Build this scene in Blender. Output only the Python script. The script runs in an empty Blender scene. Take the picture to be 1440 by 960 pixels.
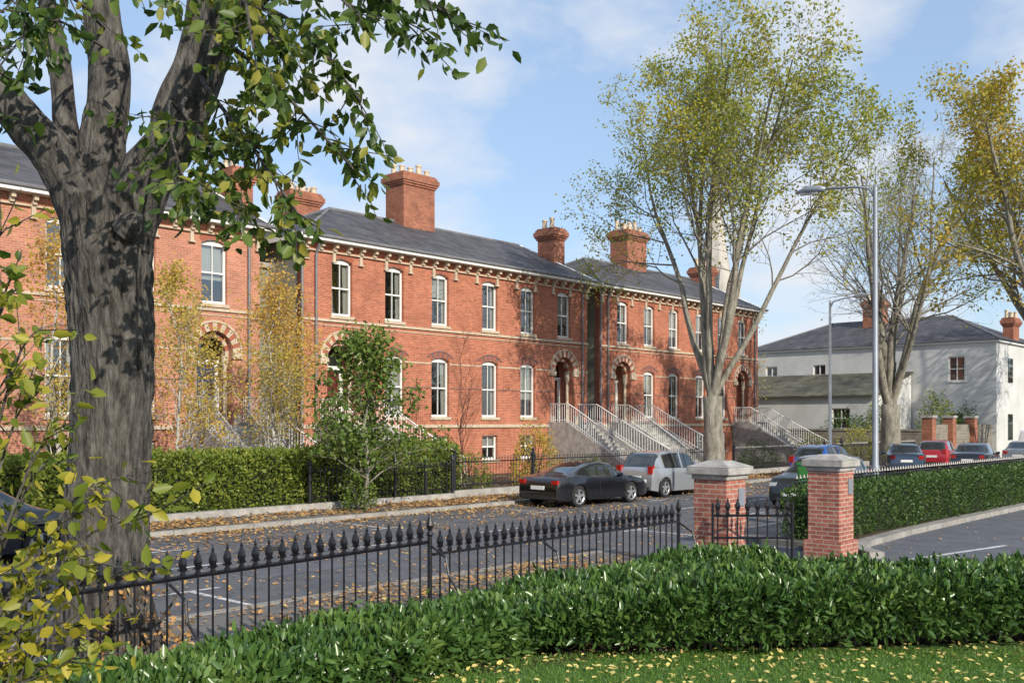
import bpy, math, random
import numpy as np
from mathutils import Vector, noise as mnoise
random.seed(11); rng=np.random.default_rng(11)
scene=bpy.context.scene
COL=scene.collection
# World frame: +X runs along the street, +Y points across the street to the brick terrace.
R_=np.array([.6747,-.7381,0.]); D_=np.array([.7381,.6747,0.])

# ---------------------------------------------------------------- helpers
def link(o,parent=None):
    COL.objects.link(o)
    if parent is not None:
        o.parent=parent; o.matrix_parent_inverse=parent.matrix_basis.inverted()
    return o
def empty(name,x=0,y=0,z=0,rz=0):
    e=bpy.data.objects.new(name,None); e.empty_display_size=.3
    e.location=(x,y,z); e.rotation_euler=(0,0,rz); COL.objects.link(e); return e
class MB:
    def __init__(s): s.v=[];s.f=[];s.m=[]
    def poly(s,pts,m=0):
        b=len(s.v); s.v.extend([tuple(p) for p in pts]); s.f.append(tuple(range(b,b+len(pts)))); s.m.append(m)
    def box(s,x0,x1,y0,y1,z0,z1,m=0):
        b=len(s.v)
        s.v+= [(x0,y0,z0),(x1,y0,z0),(x1,y1,z0),(x0,y1,z0),(x0,y0,z1),(x1,y0,z1),(x1,y1,z1),(x0,y1,z1)]
        for q in ((0,3,2,1),(4,5,6,7),(0,1,5,4),(1,2,6,5),(2,3,7,6),(3,0,4,7)):
            s.f.append(tuple(b+i for i in q)); s.m.append(m)
    def prism(s,poly,axis,a0,a1,m=0):
        def mk(p,a):
            return (a,p[0],p[1]) if axis=='x' else ((p[0],a,p[1]) if axis=='y' else (p[0],p[1],a))
        b=len(s.v);n=len(poly)
        s.v+=[mk(p,a0) for p in poly]+[mk(p,a1) for p in poly]
        s.f.append(tuple(range(b,b+n)));s.m.append(m)
        s.f.append(tuple(range(b+2*n-1,b+n-1,-1)));s.m.append(m)
        for i in range(n):
            j=(i+1)%n
            s.f.append((b+i,b+n+i,b+n+j,b+j));s.m.append(m)
    def tube(s,pts,rad,n=6,m=0,cap=True,rough=0):
        pts=[Vector(p) for p in pts]; b=len(s.v); k=len(pts)
        up=Vector((0.13,.31,.94)).normalized(); 
        d=(pts[-1]-pts[0]).normalized()
        if abs(d.dot(up))>.95: up=Vector((1,.1,0)).normalized()
        cs=[(math.cos(2*math.pi*i/n),math.sin(2*math.pi*i/n)) for i in range(n)]
        for i,p in enumerate(pts):
            t=(pts[min(i+1,k-1)]-pts[max(i-1,0)]).normalized()
            a=t.cross(up)
            if a.length<1e-4: a=t.cross(Vector((1,0,0)))
            a.normalize(); c=t.cross(a)
            r=rad[i] if hasattr(rad,'__len__') else rad
            for j,(x,y) in enumerate(cs):
                rr=r
                if rough:
                    v1=mnoise.noise(Vector((x*7.5,y*7.5,p.z*2.0))); v2=mnoise.noise(Vector((x*1.6+5,y*1.6,p.z*.9))); v3=mnoise.noise(Vector((x*16,y*16,p.z*7)))
                    rr=r*(1+rough*(1.0-3.2*abs(v1))*.9+rough*1.6*v2+rough*.6*v3)
                s.v.append(tuple(p+a*(x*rr)+c*(y*rr)))
        for i in range(k-1):
            for j in range(n):
                j2=(j+1)%n
                s.f.append((b+i*n+j,b+i*n+j2,b+(i+1)*n+j2,b+(i+1)*n+j)); s.m.append(m)
        if cap and n>3:
            s.f.append(tuple(b+j for j in range(n-1,-1,-1)));s.m.append(m)
            s.f.append(tuple(b+(k-1)*n+j for j in range(n)));s.m.append(m)
    def lathe(s,cx,cy,prof,n=10,m=0):
        b=len(s.v)
        for (r,z) in prof:
            for j in range(n):
                a=2*math.pi*j/n; s.v.append((cx+r*math.cos(a),cy+r*math.sin(a),z))
        for i in range(len(prof)-1):
            for j in range(n):
                j2=(j+1)%n
                s.f.append((b+i*n+j,b+i*n+j2,b+(i+1)*n+j2,b+(i+1)*n+j)); s.m.append(m)
        s.f.append(tuple(b+j for j in range(n-1,-1,-1)));s.m.append(m)
        s.f.append(tuple(b+(len(prof)-1)*n+j for j in range(n)));s.m.append(m)
    def build(s,name,mats,parent=None,smooth=False,bevel=0):
        me=bpy.data.meshes.new(name); me.from_pydata(s.v,[],s.f)
        for mt in mats: me.materials.append(mt)
        me.polygons.foreach_set('material_index',s.m)
        if smooth: me.polygons.foreach_set('use_smooth',[True]*len(s.f))
        me.update(); o=bpy.data.objects.new(name,me); link(o,parent)
        if bevel:
            bm=o.modifiers.new('bevel','BEVEL'); bm.width=bevel; bm.segments=2; bm.limit_method='ANGLE'
        return o
def npmesh(name,V,F,mat,parent=None,attr=None,smooth=False):
    me=bpy.data.meshes.new(name); n=len(V);m,k=F.shape
    me.vertices.add(n); me.vertices.foreach_set('co',V.astype(np.float32).ravel())
    me.loops.add(m*k); me.loops.foreach_set('vertex_index',F.astype(np.int32).ravel())
    me.polygons.add(m); me.polygons.foreach_set('loop_start',np.arange(0,m*k,k,dtype=np.int32))
    try: me.polygons.foreach_set('loop_total',np.full(m,k,dtype=np.int32))
    except Exception: pass
    if smooth: me.polygons.foreach_set('use_smooth',[True]*m)
    me.materials.append(mat); me.update(calc_edges=True)
    if attr is not None:
        a=me.attributes.new('rnd','FLOAT','POINT'); a.data.foreach_set('value',attr.astype(np.float32))
    o=bpy.data.objects.new(name,me); return link(o,parent)
def nrm(a): return a/np.maximum(np.linalg.norm(a,axis=1,keepdims=True),1e-6)
def leaves(name,C,A,S,mat,parent=None,wr=.45,fold=.2,normal=None,rnd=None,six=True):
    C=np.asarray(C,float);A=nrm(np.asarray(A,float));N=len(C)
    S=(np.ones(N)*S)[:,None] if np.isscalar(S) else np.asarray(S)[:,None]
    if normal is None: normal=rng.normal(size=(N,3))
    B=nrm(np.cross(A,normal)); Nn=np.cross(B,A)
    w=S*wr*.5; rnd=rng.random(N) if rnd is None else rnd
    if six:
        droop=-Nn*S*.12
        P=[C, C+A*S*.3+B*w+Nn*w*fold, C+A*S*.68+B*w*.8+Nn*w*fold+droop*.4, C+A*S+droop, C+A*S*.68-B*w*.8+Nn*w*fold+droop*.4, C+A*S*.3-B*w+Nn*w*fold]
        V=np.stack(P,1).reshape(-1,3); b=np.arange(N)[:,None]*6
        F=np.concatenate([b+np.array([0,1,2,3]),b+np.array([0,3,4,5])])
        return npmesh(name,V,F,mat,parent,np.repeat(rnd,6))
    P=[C,C+A*S*.5+B*w,C+A*S,C+A*S*.5-B*w]
    V=np.stack(P,1).reshape(-1,3); b=np.arange(N)[:,None]*4
    return npmesh(name,V,b+np.array([0,1,2,3]),mat,parent,np.repeat(rnd,4))

# ---------------------------------------------------------------- materials
def base(name):
    m=bpy.data.materials.new(name); m.use_nodes=True; nt=m.node_tree
    return m,nt,nt.nodes['Principled BSDF']
def N(nt,t,**k):
    n=nt.nodes.new(t)
    for a,b in k.items(): setattr(n,a,b)
    return n
def rgb(c): return (c[0],c[1],c[2],1)
def mat(name,c1,c2=None,scale=3,rough=.7,bump=0,bscale=None,metal=0,coat=0,stretch=(1,1,1),lo=.35,hi=.65,spec=.5,bdist=.02):
    m,nt,b=base(name); b.inputs['Roughness'].default_value=rough; b.inputs['Metallic'].default_value=metal
    b.inputs['Specular IOR Level'].default_value=spec
    if coat: b.inputs['Coat Weight'].default_value=coat; b.inputs['Coat Roughness'].default_value=.03
    if c2 is None: c2=tuple(x*.8 for x in c1)
    tc=N(nt,'ShaderNodeTexCoord'); mp=N(nt,'ShaderNodeMapping'); mp.inputs['Scale'].default_value=stretch
    nt.links.new(tc.outputs['Object'],mp.inputs[0])
    no=N(nt,'ShaderNodeTexNoise'); no.inputs['Scale'].default_value=scale; no.inputs['Detail'].default_value=6; no.inputs['Roughness'].default_value=.65
    nt.links.new(mp.outputs[0],no.inputs['Vector'])
    cr=N(nt,'ShaderNodeValToRGB'); cr.color_ramp.elements[0].position=lo; cr.color_ramp.elements[1].position=hi
    cr.color_ramp.elements[0].color=rgb(c1); cr.color_ramp.elements[1].color=rgb(c2)
    nt.links.new(no.outputs['Fac'],cr.inputs[0]); nt.links.new(cr.outputs[0],b.inputs['Base Color'])
    if bump:
        n2=N(nt,'ShaderNodeTexNoise'); n2.inputs['Scale'].default_value=bscale or scale*4; n2.inputs['Detail'].default_value=5
        nt.links.new(mp.outputs[0],n2.inputs['Vector'])
        bp=N(nt,'ShaderNodeBump'); bp.inputs['Strength'].default_value=bump; bp.inputs['Distance'].default_value=bdist
        nt.links.new(n2.outputs['Fac'],bp.inputs['Height']); nt.links.new(bp.outputs[0],b.inputs['Normal'])
    return m
def brickmat(name,c1,c2,mortar,bw=.225,bh=.075,ms=.008,rough=.85,patch=(.75,1.15),bump=.4,zrow=1.0,freq=.5):
    m,nt,b=base(name); b.inputs['Roughness'].default_value=rough; b.inputs['Specular IOR Level'].default_value=.25
    tc=N(nt,'ShaderNodeTexCoord'); sp=N(nt,'ShaderNodeSeparateXYZ'); nt.links.new(tc.outputs['Object'],sp.inputs[0])
    ad=N(nt,'ShaderNodeMath',operation='ADD'); nt.links.new(sp.outputs[0],ad.inputs[0]); nt.links.new(sp.outputs[1],ad.inputs[1])
    cb=N(nt,'ShaderNodeCombineXYZ'); nt.links.new(ad.outputs[0],cb.inputs[0]); nt.links.new(sp.outputs[2],cb.inputs[1])
    br=N(nt,'ShaderNodeTexBrick'); br.inputs['Scale'].default_value=1; br.inputs['Brick Width'].default_value=bw; br.inputs['Row Height'].default_value=bh
    br.inputs['Mortar Size'].default_value=ms; br.inputs['Mortar Smooth'].default_value=.2; br.inputs['Color1'].default_value=rgb(c1); br.inputs['Color2'].default_value=rgb(c2); br.inputs['Mortar'].default_value=rgb(mortar)
    nt.links.new(cb.outputs[0],br.inputs['Vector'])
    no=N(nt,'ShaderNodeTexNoise'); no.inputs['Scale'].default_value=freq; no.inputs['Detail'].default_value=9; no.inputs['Roughness'].default_value=.75
    nt.links.new(tc.outputs['Object'],no.inputs['Vector'])
    mr=N(nt,'ShaderNodeMapRange'); mr.inputs[1].default_value=.3; mr.inputs[2].default_value=.7; mr.inputs[3].default_value=patch[0]; mr.inputs[4].default_value=patch[1]
    nt.links.new(no.outputs['Fac'],mr.inputs[0])
    mx=N(nt,'ShaderNodeVectorMath',operation='SCALE'); nt.links.new(br.outputs['Color'],mx.inputs[0]); nt.links.new(mr.outputs[0],mx.inputs['Scale'])
    nt.links.new(mx.outputs[0],b.inputs['Base Color'])
    bp=N(nt,'ShaderNodeBump'); bp.inputs['Strength'].default_value=bump; bp.inputs['Distance'].default_value=.01; bp.invert=True
    nt.links.new(br.outputs['Fac'],bp.inputs['Height']); nt.links.new(bp.outputs[0],b.inputs['Normal'])
    return m
def leafmat(name,cols,trans=.35,rough=.45,spec=.4):
    m,nt,b=base(name); b.inputs['Roughness'].default_value=rough; b.inputs['Specular IOR Level'].default_value=spec
    at=N(nt,'ShaderNodeAttribute',attribute_name='rnd'); cr=N(nt,'ShaderNodeValToRGB')
    els=cr.color_ramp.elements; k=len(cols)
    while len(els)<k: els.new(.5)
    for i,c in enumerate(cols): els[i].position=i/(k-1); els[i].color=rgb(c)
    nt.links.new(at.outputs['Fac'],cr.inputs[0]); nt.links.new(cr.outputs[0],b.inputs['Base Color'])
    tr=N(nt,'ShaderNodeBsdfTranslucent'); nt.links.new(cr.outputs[0],tr.inputs['Color'])
    mx=N(nt,'ShaderNodeMixShader'); mx.inputs[0].default_value=trans
    nt.links.new(b.outputs[0],mx.inputs[1]); nt.links.new(tr.outputs[0],mx.inputs[2])
    nt.links.new(mx.outputs[0],nt.nodes['Material Output'].inputs[0]); return m
def glassmat(name,tint=(.8,.85,.85),refl=.22):
    m,nt,b=base(name); nt.nodes.remove(b)
    t=N(nt,'ShaderNodeBsdfTransparent'); t.inputs[0].default_value=rgb(tint); g=N(nt,'ShaderNodeBsdfGlossy'); g.inputs['Roughness'].default_value=.03
    fr=N(nt,'ShaderNodeFresnel'); fr.inputs[0].default_value=1.5
    ad=N(nt,'ShaderNodeMath',operation='ADD'); ad.inputs[1].default_value=refl; nt.links.new(fr.outputs[0],ad.inputs[0])
    mx=N(nt,'ShaderNodeMixShader'); nt.links.new(ad.outputs[0],mx.inputs[0]); nt.links.new(t.outputs[0],mx.inputs[1]); nt.links.new(g.outputs[0],mx.inputs[2])
    nt.links.new(mx.outputs[0],nt.nodes['Material Output'].inputs[0]); return m

M={}
M['brick']=brickmat('red_brick',(.48,.15,.08),(.33,.088,.048),(.42,.29,.21),ms=.008,patch=(.72,1.22),freq=.8)
M['brick_lit']=brickmat('sunlit_brick',(.52,.20,.12),(.39,.14,.085),(.46,.35,.27),ms=.008,patch=(.72,1.22),freq=.8)  # red brick made lighter and pinker: the sun's wash is put into the colour
M['brickd']=brickmat('chimney_brick',(.40,.14,.08),(.27,.09,.05),(.28,.2,.155),patch=(.6,1.25),freq=1.2)
M['pier']=brickmat('pier_brick',(.42,.15,.105),(.28,.09,.065),(.42,.32,.26),ms=.011,freq=3,patch=(.6,1.3))
M['stone']=mat('cream_stone',(.56,.46,.34),(.42,.34,.25),scale=4,rough=.85)
M['redv']=mat('red_voussoir',(.36,.11,.065),(.28,.085,.05),scale=6)
M['bluebrick']=mat('blue_brick',(.13,.09,.09),(.22,.11,.09),scale=8)
M['granite']=mat('granite',(.42,.40,.37),(.24,.23,.215),scale=4,rough=.85,bump=.3)
M['white']=mat('white_paint',(.78,.78,.75),(.7,.7,.68),scale=2,rough=.45)
M['render']=mat('grey_render',(.24,.25,.21),(.18,.19,.155),scale=1.5,rough=.9)
M['slate']=brickmat('slate',(.105,.10,.105),(.065,.065,.072),(.035,.035,.04),bw=.3,bh=.12,ms=.01,rough=.65,patch=(.5,1.6),bump=.6,freq=1.0)
M['slatem']=brickmat('mossy_slate',(.12,.11,.08),(.09,.09,.06),(.04,.04,.04),bw=.3,bh=.12,ms=.008,rough=.8,patch=(.4,1.9),freq=1.2)
M['lead']=mat('lead',(.20,.20,.21),(.14,.14,.15),rough=.6)
M['pot']=mat('clay_pot',(.66,.56,.42),(.5,.38,.26),scale=6)
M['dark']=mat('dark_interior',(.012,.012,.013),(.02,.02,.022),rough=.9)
M['curtain']=mat('curtain',(.55,.53,.48),(.42,.40,.36),scale=2,stretch=(12,12,.5),rough=.9)
M['glass']=glassmat('window_glass')
M['iron']=mat('black_iron',(.008,.008,.011),(.015,.015,.019),scale=20,rough=.36,bump=.15,bscale=60)
M['whitebox']=mat('white_render',(.60,.60,.58),(.48,.48,.46),scale=.6,rough=.9)
M['rubble']=brickmat('rubble_wall',(.26,.23,.18),(.18,.16,.13),(.28,.26,.22),bw=.4,bh=.18,ms=.02,patch=(.6,1.3),freq=2)
M['asphalt']=mat('asphalt',(.070,.074,.085),(.135,.135,.145),scale=1.1,rough=.85,bump=.4,bscale=80,bdist=.01,lo=.3,hi=.7)
M['asphalt2']=mat('drive_asphalt',(.085,.09,.105),(.125,.13,.145),scale=1.4,rough=.8,bump=.35,bscale=80,bdist=.01)
M['pave']=brickmat('paving',(.19,.18,.17),(.145,.14,.13),(.08,.075,.07),bw=.9,bh=.6,ms=.012,freq=1,bump=.3)
M['kerb']=mat('kerb_stone',(.36,.34,.31),(.22,.21,.19),scale=3,bump=.2)
M['soil']=mat('soil',(.05,.035,.022),(.10,.065,.04),scale=5,rough=1,bump=.8,bscale=25)
M['lawnbase']=mat('lawn_base',(.06,.13,.02),(.09,.17,.03),scale=3,rough=.9,bump=.6,bscale=60)
M['ground']=mat('ground',(.06,.075,.03),(.09,.09,.05),scale=.4,rough=1)
M['paint']=mat('road_paint',(.66,.66,.64),(.25,.25,.26),scale=6,rough=.7,lo=.4,hi=.65)
M['bark']=mat('bark',(.026,.023,.020),(.155,.142,.125),scale=8,rough=.95,bump=1.0,bscale=17,stretch=(1.8,1.8,.42),bdist=.06,lo=.36,hi=.70)
M['barkl']=mat('pale_bark',(.12,.112,.085),(.32,.295,.24),scale=5,rough=.9,bump=.8,bscale=14,stretch=(1.2,1.2,.4),bdist=.04)
M['barkb']=mat('birch_bark',(.5,.48,.44),(.3,.27,.23),scale=5,rough=.8)
M['barkr']=mat('red_twig',(.16,.06,.04),(.22,.10,.06),scale=5,rough=.8)
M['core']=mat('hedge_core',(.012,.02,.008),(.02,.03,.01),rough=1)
M['galv']=mat('galvanised',(.30,.33,.37),(.25,.27,.31),rough=.45,metal=.3)
M['tyre']=mat('tyre',(.015,.015,.015),(.02,.02,.02),rough=.85)
M['rim']=mat('rim',(.55,.56,.58),(.5,.5,.52),rough=.3,metal=.7)
M['carglass']=mat('car_glass',(.015,.018,.02),(.02,.024,.026),rough=.04,spec=.9,coat=1)
M['taillight']=mat('tail_light',(.45,.02,.015),(.35,.015,.01),rough=.15,coat=1)
M['headlight']=mat('head_light',(.6,.62,.64),(.5,.5,.52),rough=.1,coat=1)
M['plate']=mat('number_plate',(.75,.75,.72),(.7,.7,.68),rough=.4)
M['plastic']=mat('black_plastic',(.02,.02,.02),(.025,.025,.025),rough=.6)
M['greenbox']=mat('green_paint',(.05,.25,.045),(.04,.20,.035),rough=.45)
M['spire']=mat('spire_stone',(.50,.46,.41),(.38,.35,.31),scale=.8)
M['L_fore']=leafmat('leaf_fore',[(.02,.045,.01),(.04,.08,.015),(.07,.125,.02),(.13,.19,.03),(.36,.32,.05)],.35)
M['L_hedge']=leafmat('leaf_hedge',[(.03,.07,.018),(.055,.12,.026),(.095,.175,.038),(.17,.25,.06)],.2,rough=.3,spec=.6)
M['L_hedge2']=leafmat('leaf_privet',[(.08,.13,.02),(.14,.20,.03),(.22,.27,.04),(.34,.34,.06)],.3,rough=.5)
M['L_hedge3']=leafmat('leaf_hedge_dark',[(.03,.07,.015),(.06,.12,.025),(.11,.17,.035)],.25)
M['L_lime']=leafmat('leaf_lime',[(.20,.26,.04),(.32,.36,.05),(.44,.43,.06),(.52,.40,.06)],.45,rough=.6)
M['L_gold']=leafmat('leaf_gold',[(.34,.34,.07),(.52,.42,.08),(.64,.42,.09),(.48,.25,.06)],.45,rough=.6)
M['L_orange']=leafmat('leaf_orange',[(.24,.28,.04),(.42,.40,.05),(.52,.40,.06),(.50,.28,.05)],.45,rough=.6)
M['L_small']=leafmat('leaf_small_tree',[(.06,.11,.02),(.13,.20,.035),(.22,.29,.05)],.35)
M['L_shrub']=leafmat('leaf_shrub',[(.05,.10,.015),(.12,.18,.02),(.30,.31,.04),(.58,.46,.05)],.45)
M['L_litter']=leafmat('leaf_litter',[(.36,.19,.07),(.50,.28,.10),(.26,.14,.07),(.58,.42,.14)],.1,rough=.8)
M['L_lawn']=leafmat('leaf_lawn',[(.62,.50,.14),(.68,.58,.20),(.45,.30,.10)],.1,rough=.8)
M['grass']=leafmat('grass_blades',[(.09,.19,.03),(.13,.25,.04),(.19,.31,.06)],.4)

# ---------------------------------------------------------------- world, sun, camera
EL=math.radians(27); S=Vector((-.30*math.cos(EL),-.954*math.cos(EL),math.sin(EL))).normalized()
w=bpy.data.worlds.new('World'); scene.world=w; w.use_nodes=True; nt=w.node_tree
bg=nt.nodes['Background']; bg.inputs[1].default_value=.145
sky=N(nt,'ShaderNodeTexSky'); sky.sky_type='NISHITA'; sky.sun_disc=False; sky.sun_elevation=EL; sky.sun_rotation=math.atan2(S.x,S.y); sky.air_density=1.0; sky.dust_density=.6; sky.ozone_density=1.5
hz=N(nt,'ShaderNodeMix',data_type='RGBA'); hz.inputs[0].default_value=.42; hz.inputs[7].default_value=(3.7,5.3,7.8,1)
nt.links.new(sky.outputs[0],hz.inputs[6])
tc=N(nt,'ShaderNodeTexCoord'); mp=N(nt,'ShaderNodeMapping'); mp.inputs['Scale'].default_value=(1.0,1.0,2.0); mp.inputs['Location'].default_value=(.9,.45,.3)
nt.links.new(tc.outputs['Generated'],mp.inputs[0])
no=N(nt,'ShaderNodeTexNoise'); no.inputs['Scale'].default_value=4.2; no.inputs['Detail'].default_value=10; no.inputs['Roughness'].default_value=.55; no.inputs['Distortion'].default_value=.1
nt.links.new(mp.outputs[0],no.inputs['Vector'])
cr=N(nt,'ShaderNodeValToRGB'); cr.color_ramp.elements[0].position=.46; cr.color_ramp.elements[1].position=.64
cr.color_ramp.elements[0].color=(.04,.04,.04,1); cr.color_ramp.elements[1].color=(.9,.9,.9,1)
nt.links.new(no.outputs['Fac'],cr.inputs[0])
mx=N(nt,'ShaderNodeMix',data_type='RGBA'); mx.inputs[7].default_value=(5.8,6.0,6.35,1)
nt.links.new(cr.outputs[0],mx.inputs[0]); nt.links.new(hz.outputs[2],mx.inputs[6]); nt.links.new(mx.outputs[2],bg.inputs[0])
sl=bpy.data.lights.new('sun','SUN'); sl.energy=5.0; sl.angle=math.radians(.5); sl.color=(1,.92,.79)
so=bpy.data.objects.new('sun',sl); so.rotation_mode='QUATERNION'; so.rotation_quaternion=S.to_track_quat('Z','Y'); so.location=(0,-20,30); COL.objects.link(so)
cd=bpy.data.cameras.new('camera'); cd.lens=35; cd.sensor_width=36; cd.shift_y=.0778; cd.clip_end=3000; cd.clip_start=.1
co=bpy.data.objects.new('camera',cd); co.location=(0,0,2.5); co.rotation_euler=(math.pi/2,0,-math.atan2(.7381,.6747)); COL.objects.link(co); scene.camera=co
scene.view_settings.view_transform='Standard'; scene.view_settings.look='None'; scene.view_settings.exposure=0

# ---------------------------------------------------------------- ground, road, pavements
b=MB(); b.poly([(-600,-600,-.06),(1200,-600,-.06),(1200,1000,-.06),(-600,1000,-.06)]); b.build('ground',[M['ground']])
b=MB(); b.poly([(-80,11.2,0),(260,11.2,0),(260,20,0),(-80,20,0)]); b.build('road',[M['asphalt']])
b=MB(); b.box(-80,64,20.15,22,-.05,.12,0)
x=-80
while x<64:
    b.box(x,min(x+.98,64),19.98,20.15,-.05,.13,1); x+=1
b.build('pavement',[M['pave'],M['kerb']])
b=MB(); b.box(-80,14.7,8.05,11.03,-.05,.12,0); b.box(18.3,200,8.9,11.03,-.05,.12,0)
x=-80
while x<200:
    if not(14.5<x<18.3): b.box(x,x+.98,11.03,11.2,-.05,.13,1)
    x+=1
b.build('pavement',[M['pave'],M['kerb']])
b=MB(); b.poly([(12.4,-40,.012),(120,-40,.012),(120,8.9,.012),(18.3,8.9,.012),(18.3,11.21,.012),(14.7,11.21,.012),(14.7,8.04,.012),(12.4,8.04,.012)]); b.build('driveway',[M['asphalt2']])
b=MB()
def strip(b,x0,y0,x1,y1,wd,z,m=0):
    d=Vector((x1-x0,y1-y0)).normalized(); n=Vector((-d.y,d.x))*wd/2
    b.poly([(x0+n.x,y0+n.y,z),(x0-n.x,y0-n.y,z),(x1-n.x,y1-n.y,z),(x1+n.x,y1+n.y,z)],m)
for i in range(0,14):
    X=2+i*5.6
    if 13<X<18: continue
    strip(b,X,11.6,X,13.3,.1,.005); strip(b,X-.5,13.36,X+.5,13.36,.1,.0052)
for i in range(0,12):
    X=4+i*5.6; strip(b,X,17.9,X,19.8,.1,.005); strip(b,X-.5,17.84,X+.5,17.84,.1,.0052)
for i in range(-4,30): strip(b,i*4,15.6,i*4+1.5,15.6,.1,.005)
strip(b,18.0,6.8,21.4,6.15,.12,.017); strip(b,24,5.6,27,5.1,.12,.017)
b.build('road_markings',[M['paint']])
# tarmac patches and manhole
b=MB(); b.poly([(9,13.6,.0042),(14.5,13.6,.0042),(14.5,14.5,.0042),(9,14.5,.0042)]); b.poly([(18,16.2,.0042),(31,16.2,.0042),(31,16.9,.0042),(18,16.9,.0042)]); b.build('road_patch',[M['asphalt2']])
b=MB(); b.lathe(11.2,16.6,[(.33,-.01),(.33,.009)],20); b.lathe(19.5,14.4,[(.33,-.01),(.33,.009)],20); b.build('manhole_cover',[M['plastic']])
# near raised garden
b=MB(); b.prism([(-30,-20),(16,-20),(13.9,1),(12.3,6),(12.3,7.85),(-30,7.85)],'z',-.05,.36,0); b.build('garden_soil',[M['soil']])
b=MB(); b.poly([(-5,-5,.4),(9.5,-5,.4),(10.45,2.7,.4),(7.5,5.2,.4),(5.6,5.9,.4),(-5,5.9,.4)]); lawn=b.build('lawn',[M['lawnbase']])
n=100000; P=rng.uniform((3.5,1.5),(10.6,6.3),(n,2)); q=P@np.array([.7381,.6747]); inside=(q>7.7)&(q<9.15)&(P[:,1]<5.2-(P[:,0]-7.5)*.848+.05*np.sin(P[:,0]*9))&(P[:,1]<5.95); P=P[inside]
C=np.c_[P,np.full(len(P),.395)]; A=rng.normal(size=(len(P),3))*.5; A[:,2]=1
leaves('grass_blades',C,A,rng.uniform(.03,.055,len(P)),M['grass'],lawn,wr=.16,six=False)
n=2800; P=rng.uniform((3.5,1.5),(10.8,6.2),(n,2)); C=np.c_[P,rng.uniform(.43,.45,n)]; A=rng.normal(size=(n,3)); A[:,2]*=.25
leaves('fallen_leaves',C,A,rng.uniform(.03,.07,n),M['L_lawn'],lawn,wr=.6,normal=np.c_[rng.normal(size=(n,2))*.3,np.ones(n)])
# terrace gardens
b=MB(); b.box(-30,60,22,44,-.05,.1,0); b.build('front_garden_ground',[M['soil']])
# litter
def litter(name,x0,x1,y0,y1,z,n,mm,s=(.05,.1),pw=1):
    X=rng.uniform(x0,x1,n); Y=y0+(y1-y0)*rng.random(n)**pw
    cl=np.sin(X*1.7+np.sin(Y*2.1))*.5+np.sin(X*.63+1)*.5; keep=rng.random(n)<(.55+.45*cl); X=X[keep];Y=Y[keep];k=len(X)
    A=rng.normal(size=(k,3)); A[:,2]*=.2
    leaves(name,np.c_[X,Y,np.full(k,z)+rng.random(k)*.02],A,rng.uniform(*s,k),mm,None,wr=.65,normal=np.c_[rng.normal(size=(k,2))*.35,np.ones(k)],six=False)
litter('fallen_leaves',6,45,20.2,22,.14,24000,M['L_litter'],s=(.06,.12))
litter('fallen_leaves',4,45,20.0,16.5,.015,17000,M['L_litter'],pw=3,s=(.06,.11))
litter('fallen_leaves',2,30,11.2,17,.015,4200,M['L_litter'],s=(.05,.09))
litter('fallen_leaves',2,14.5,8.1,11.1,.14,9000,M['L_litter'])
litter('fallen_leaves',6,40,22.3,30,.12,7000,M['L_litter'])
litter('fallen_leaves',16,40,5,8.4,.03,500,M['L_litter'],s=(.04,.08))

# ---------------------------------------------------------------- houses
class Op:
    def __init__(s,c,hw,zb,zs,kind='seg',rise=.14,depth=.2,use='win'):
        s.c=c;s.hw=hw;s.x0=c-hw;s.x1=c+hw;s.zb=zb;s.zs=zs;s.kind=kind;s.rise=rise;s.depth=depth;s.use=use
    def top(s,x):
        u=max(-1,min(1,(x-s.c)/s.hw))
        if s.kind=='semi': return s.zs+s.hw*math.sqrt(max(0,1-u*u))
        return s.zs+s.rise*(1-u*u)
    def xs(s):
        k=14 if s.kind=='semi' else 6
        if s.rise==0 and s.kind!='semi': return [s.x0,s.x1]
        return [s.c-s.hw*math.cos(math.pi*i/k) for i in range(k+1)]
def wall(b,x0,x1,y,z0,z1,ops,m=0):
    xs={x0,x1}
    for o in ops: xs|=set(o.xs())
    xs=sorted(xs)
    for xa,xb in zip(xs[:-1],xs[1:]):
        if xb-xa<1e-5: continue
        mid=(xa+xb)/2; ca=cb=z0
        for o in sorted([o for o in ops if o.x0<mid<o.x1],key=lambda o:o.zb):
            b.poly([(xa,y,ca),(xb,y,cb),(xb,y,o.zb),(xa,y,o.zb)],m)
            b.poly([(xa,y,o.zb),(xb,y,o.zb),(xb,y+o.depth,o.zb),(xa,y+o.depth,o.zb)],m)
            ca,cb=o.top(xa),o.top(xb)
            b.poly([(xa,y,ca),(xa,y+o.depth,ca),(xb,y+o.depth,cb),(xb,y,cb)],m)
        b.poly([(xa,y,ca),(xb,y,cb),(xb,y,z1),(xa,y,z1)],m)
    for o in ops:
        for X,t in ((o.x0,o.top(o.x0)),(o.x1,o.top(o.x1))):
            b.poly([(X,y,o.zb),(X,y+o.depth,o.zb),(X,y+o.depth,t),(X,y,t)],m)
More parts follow.
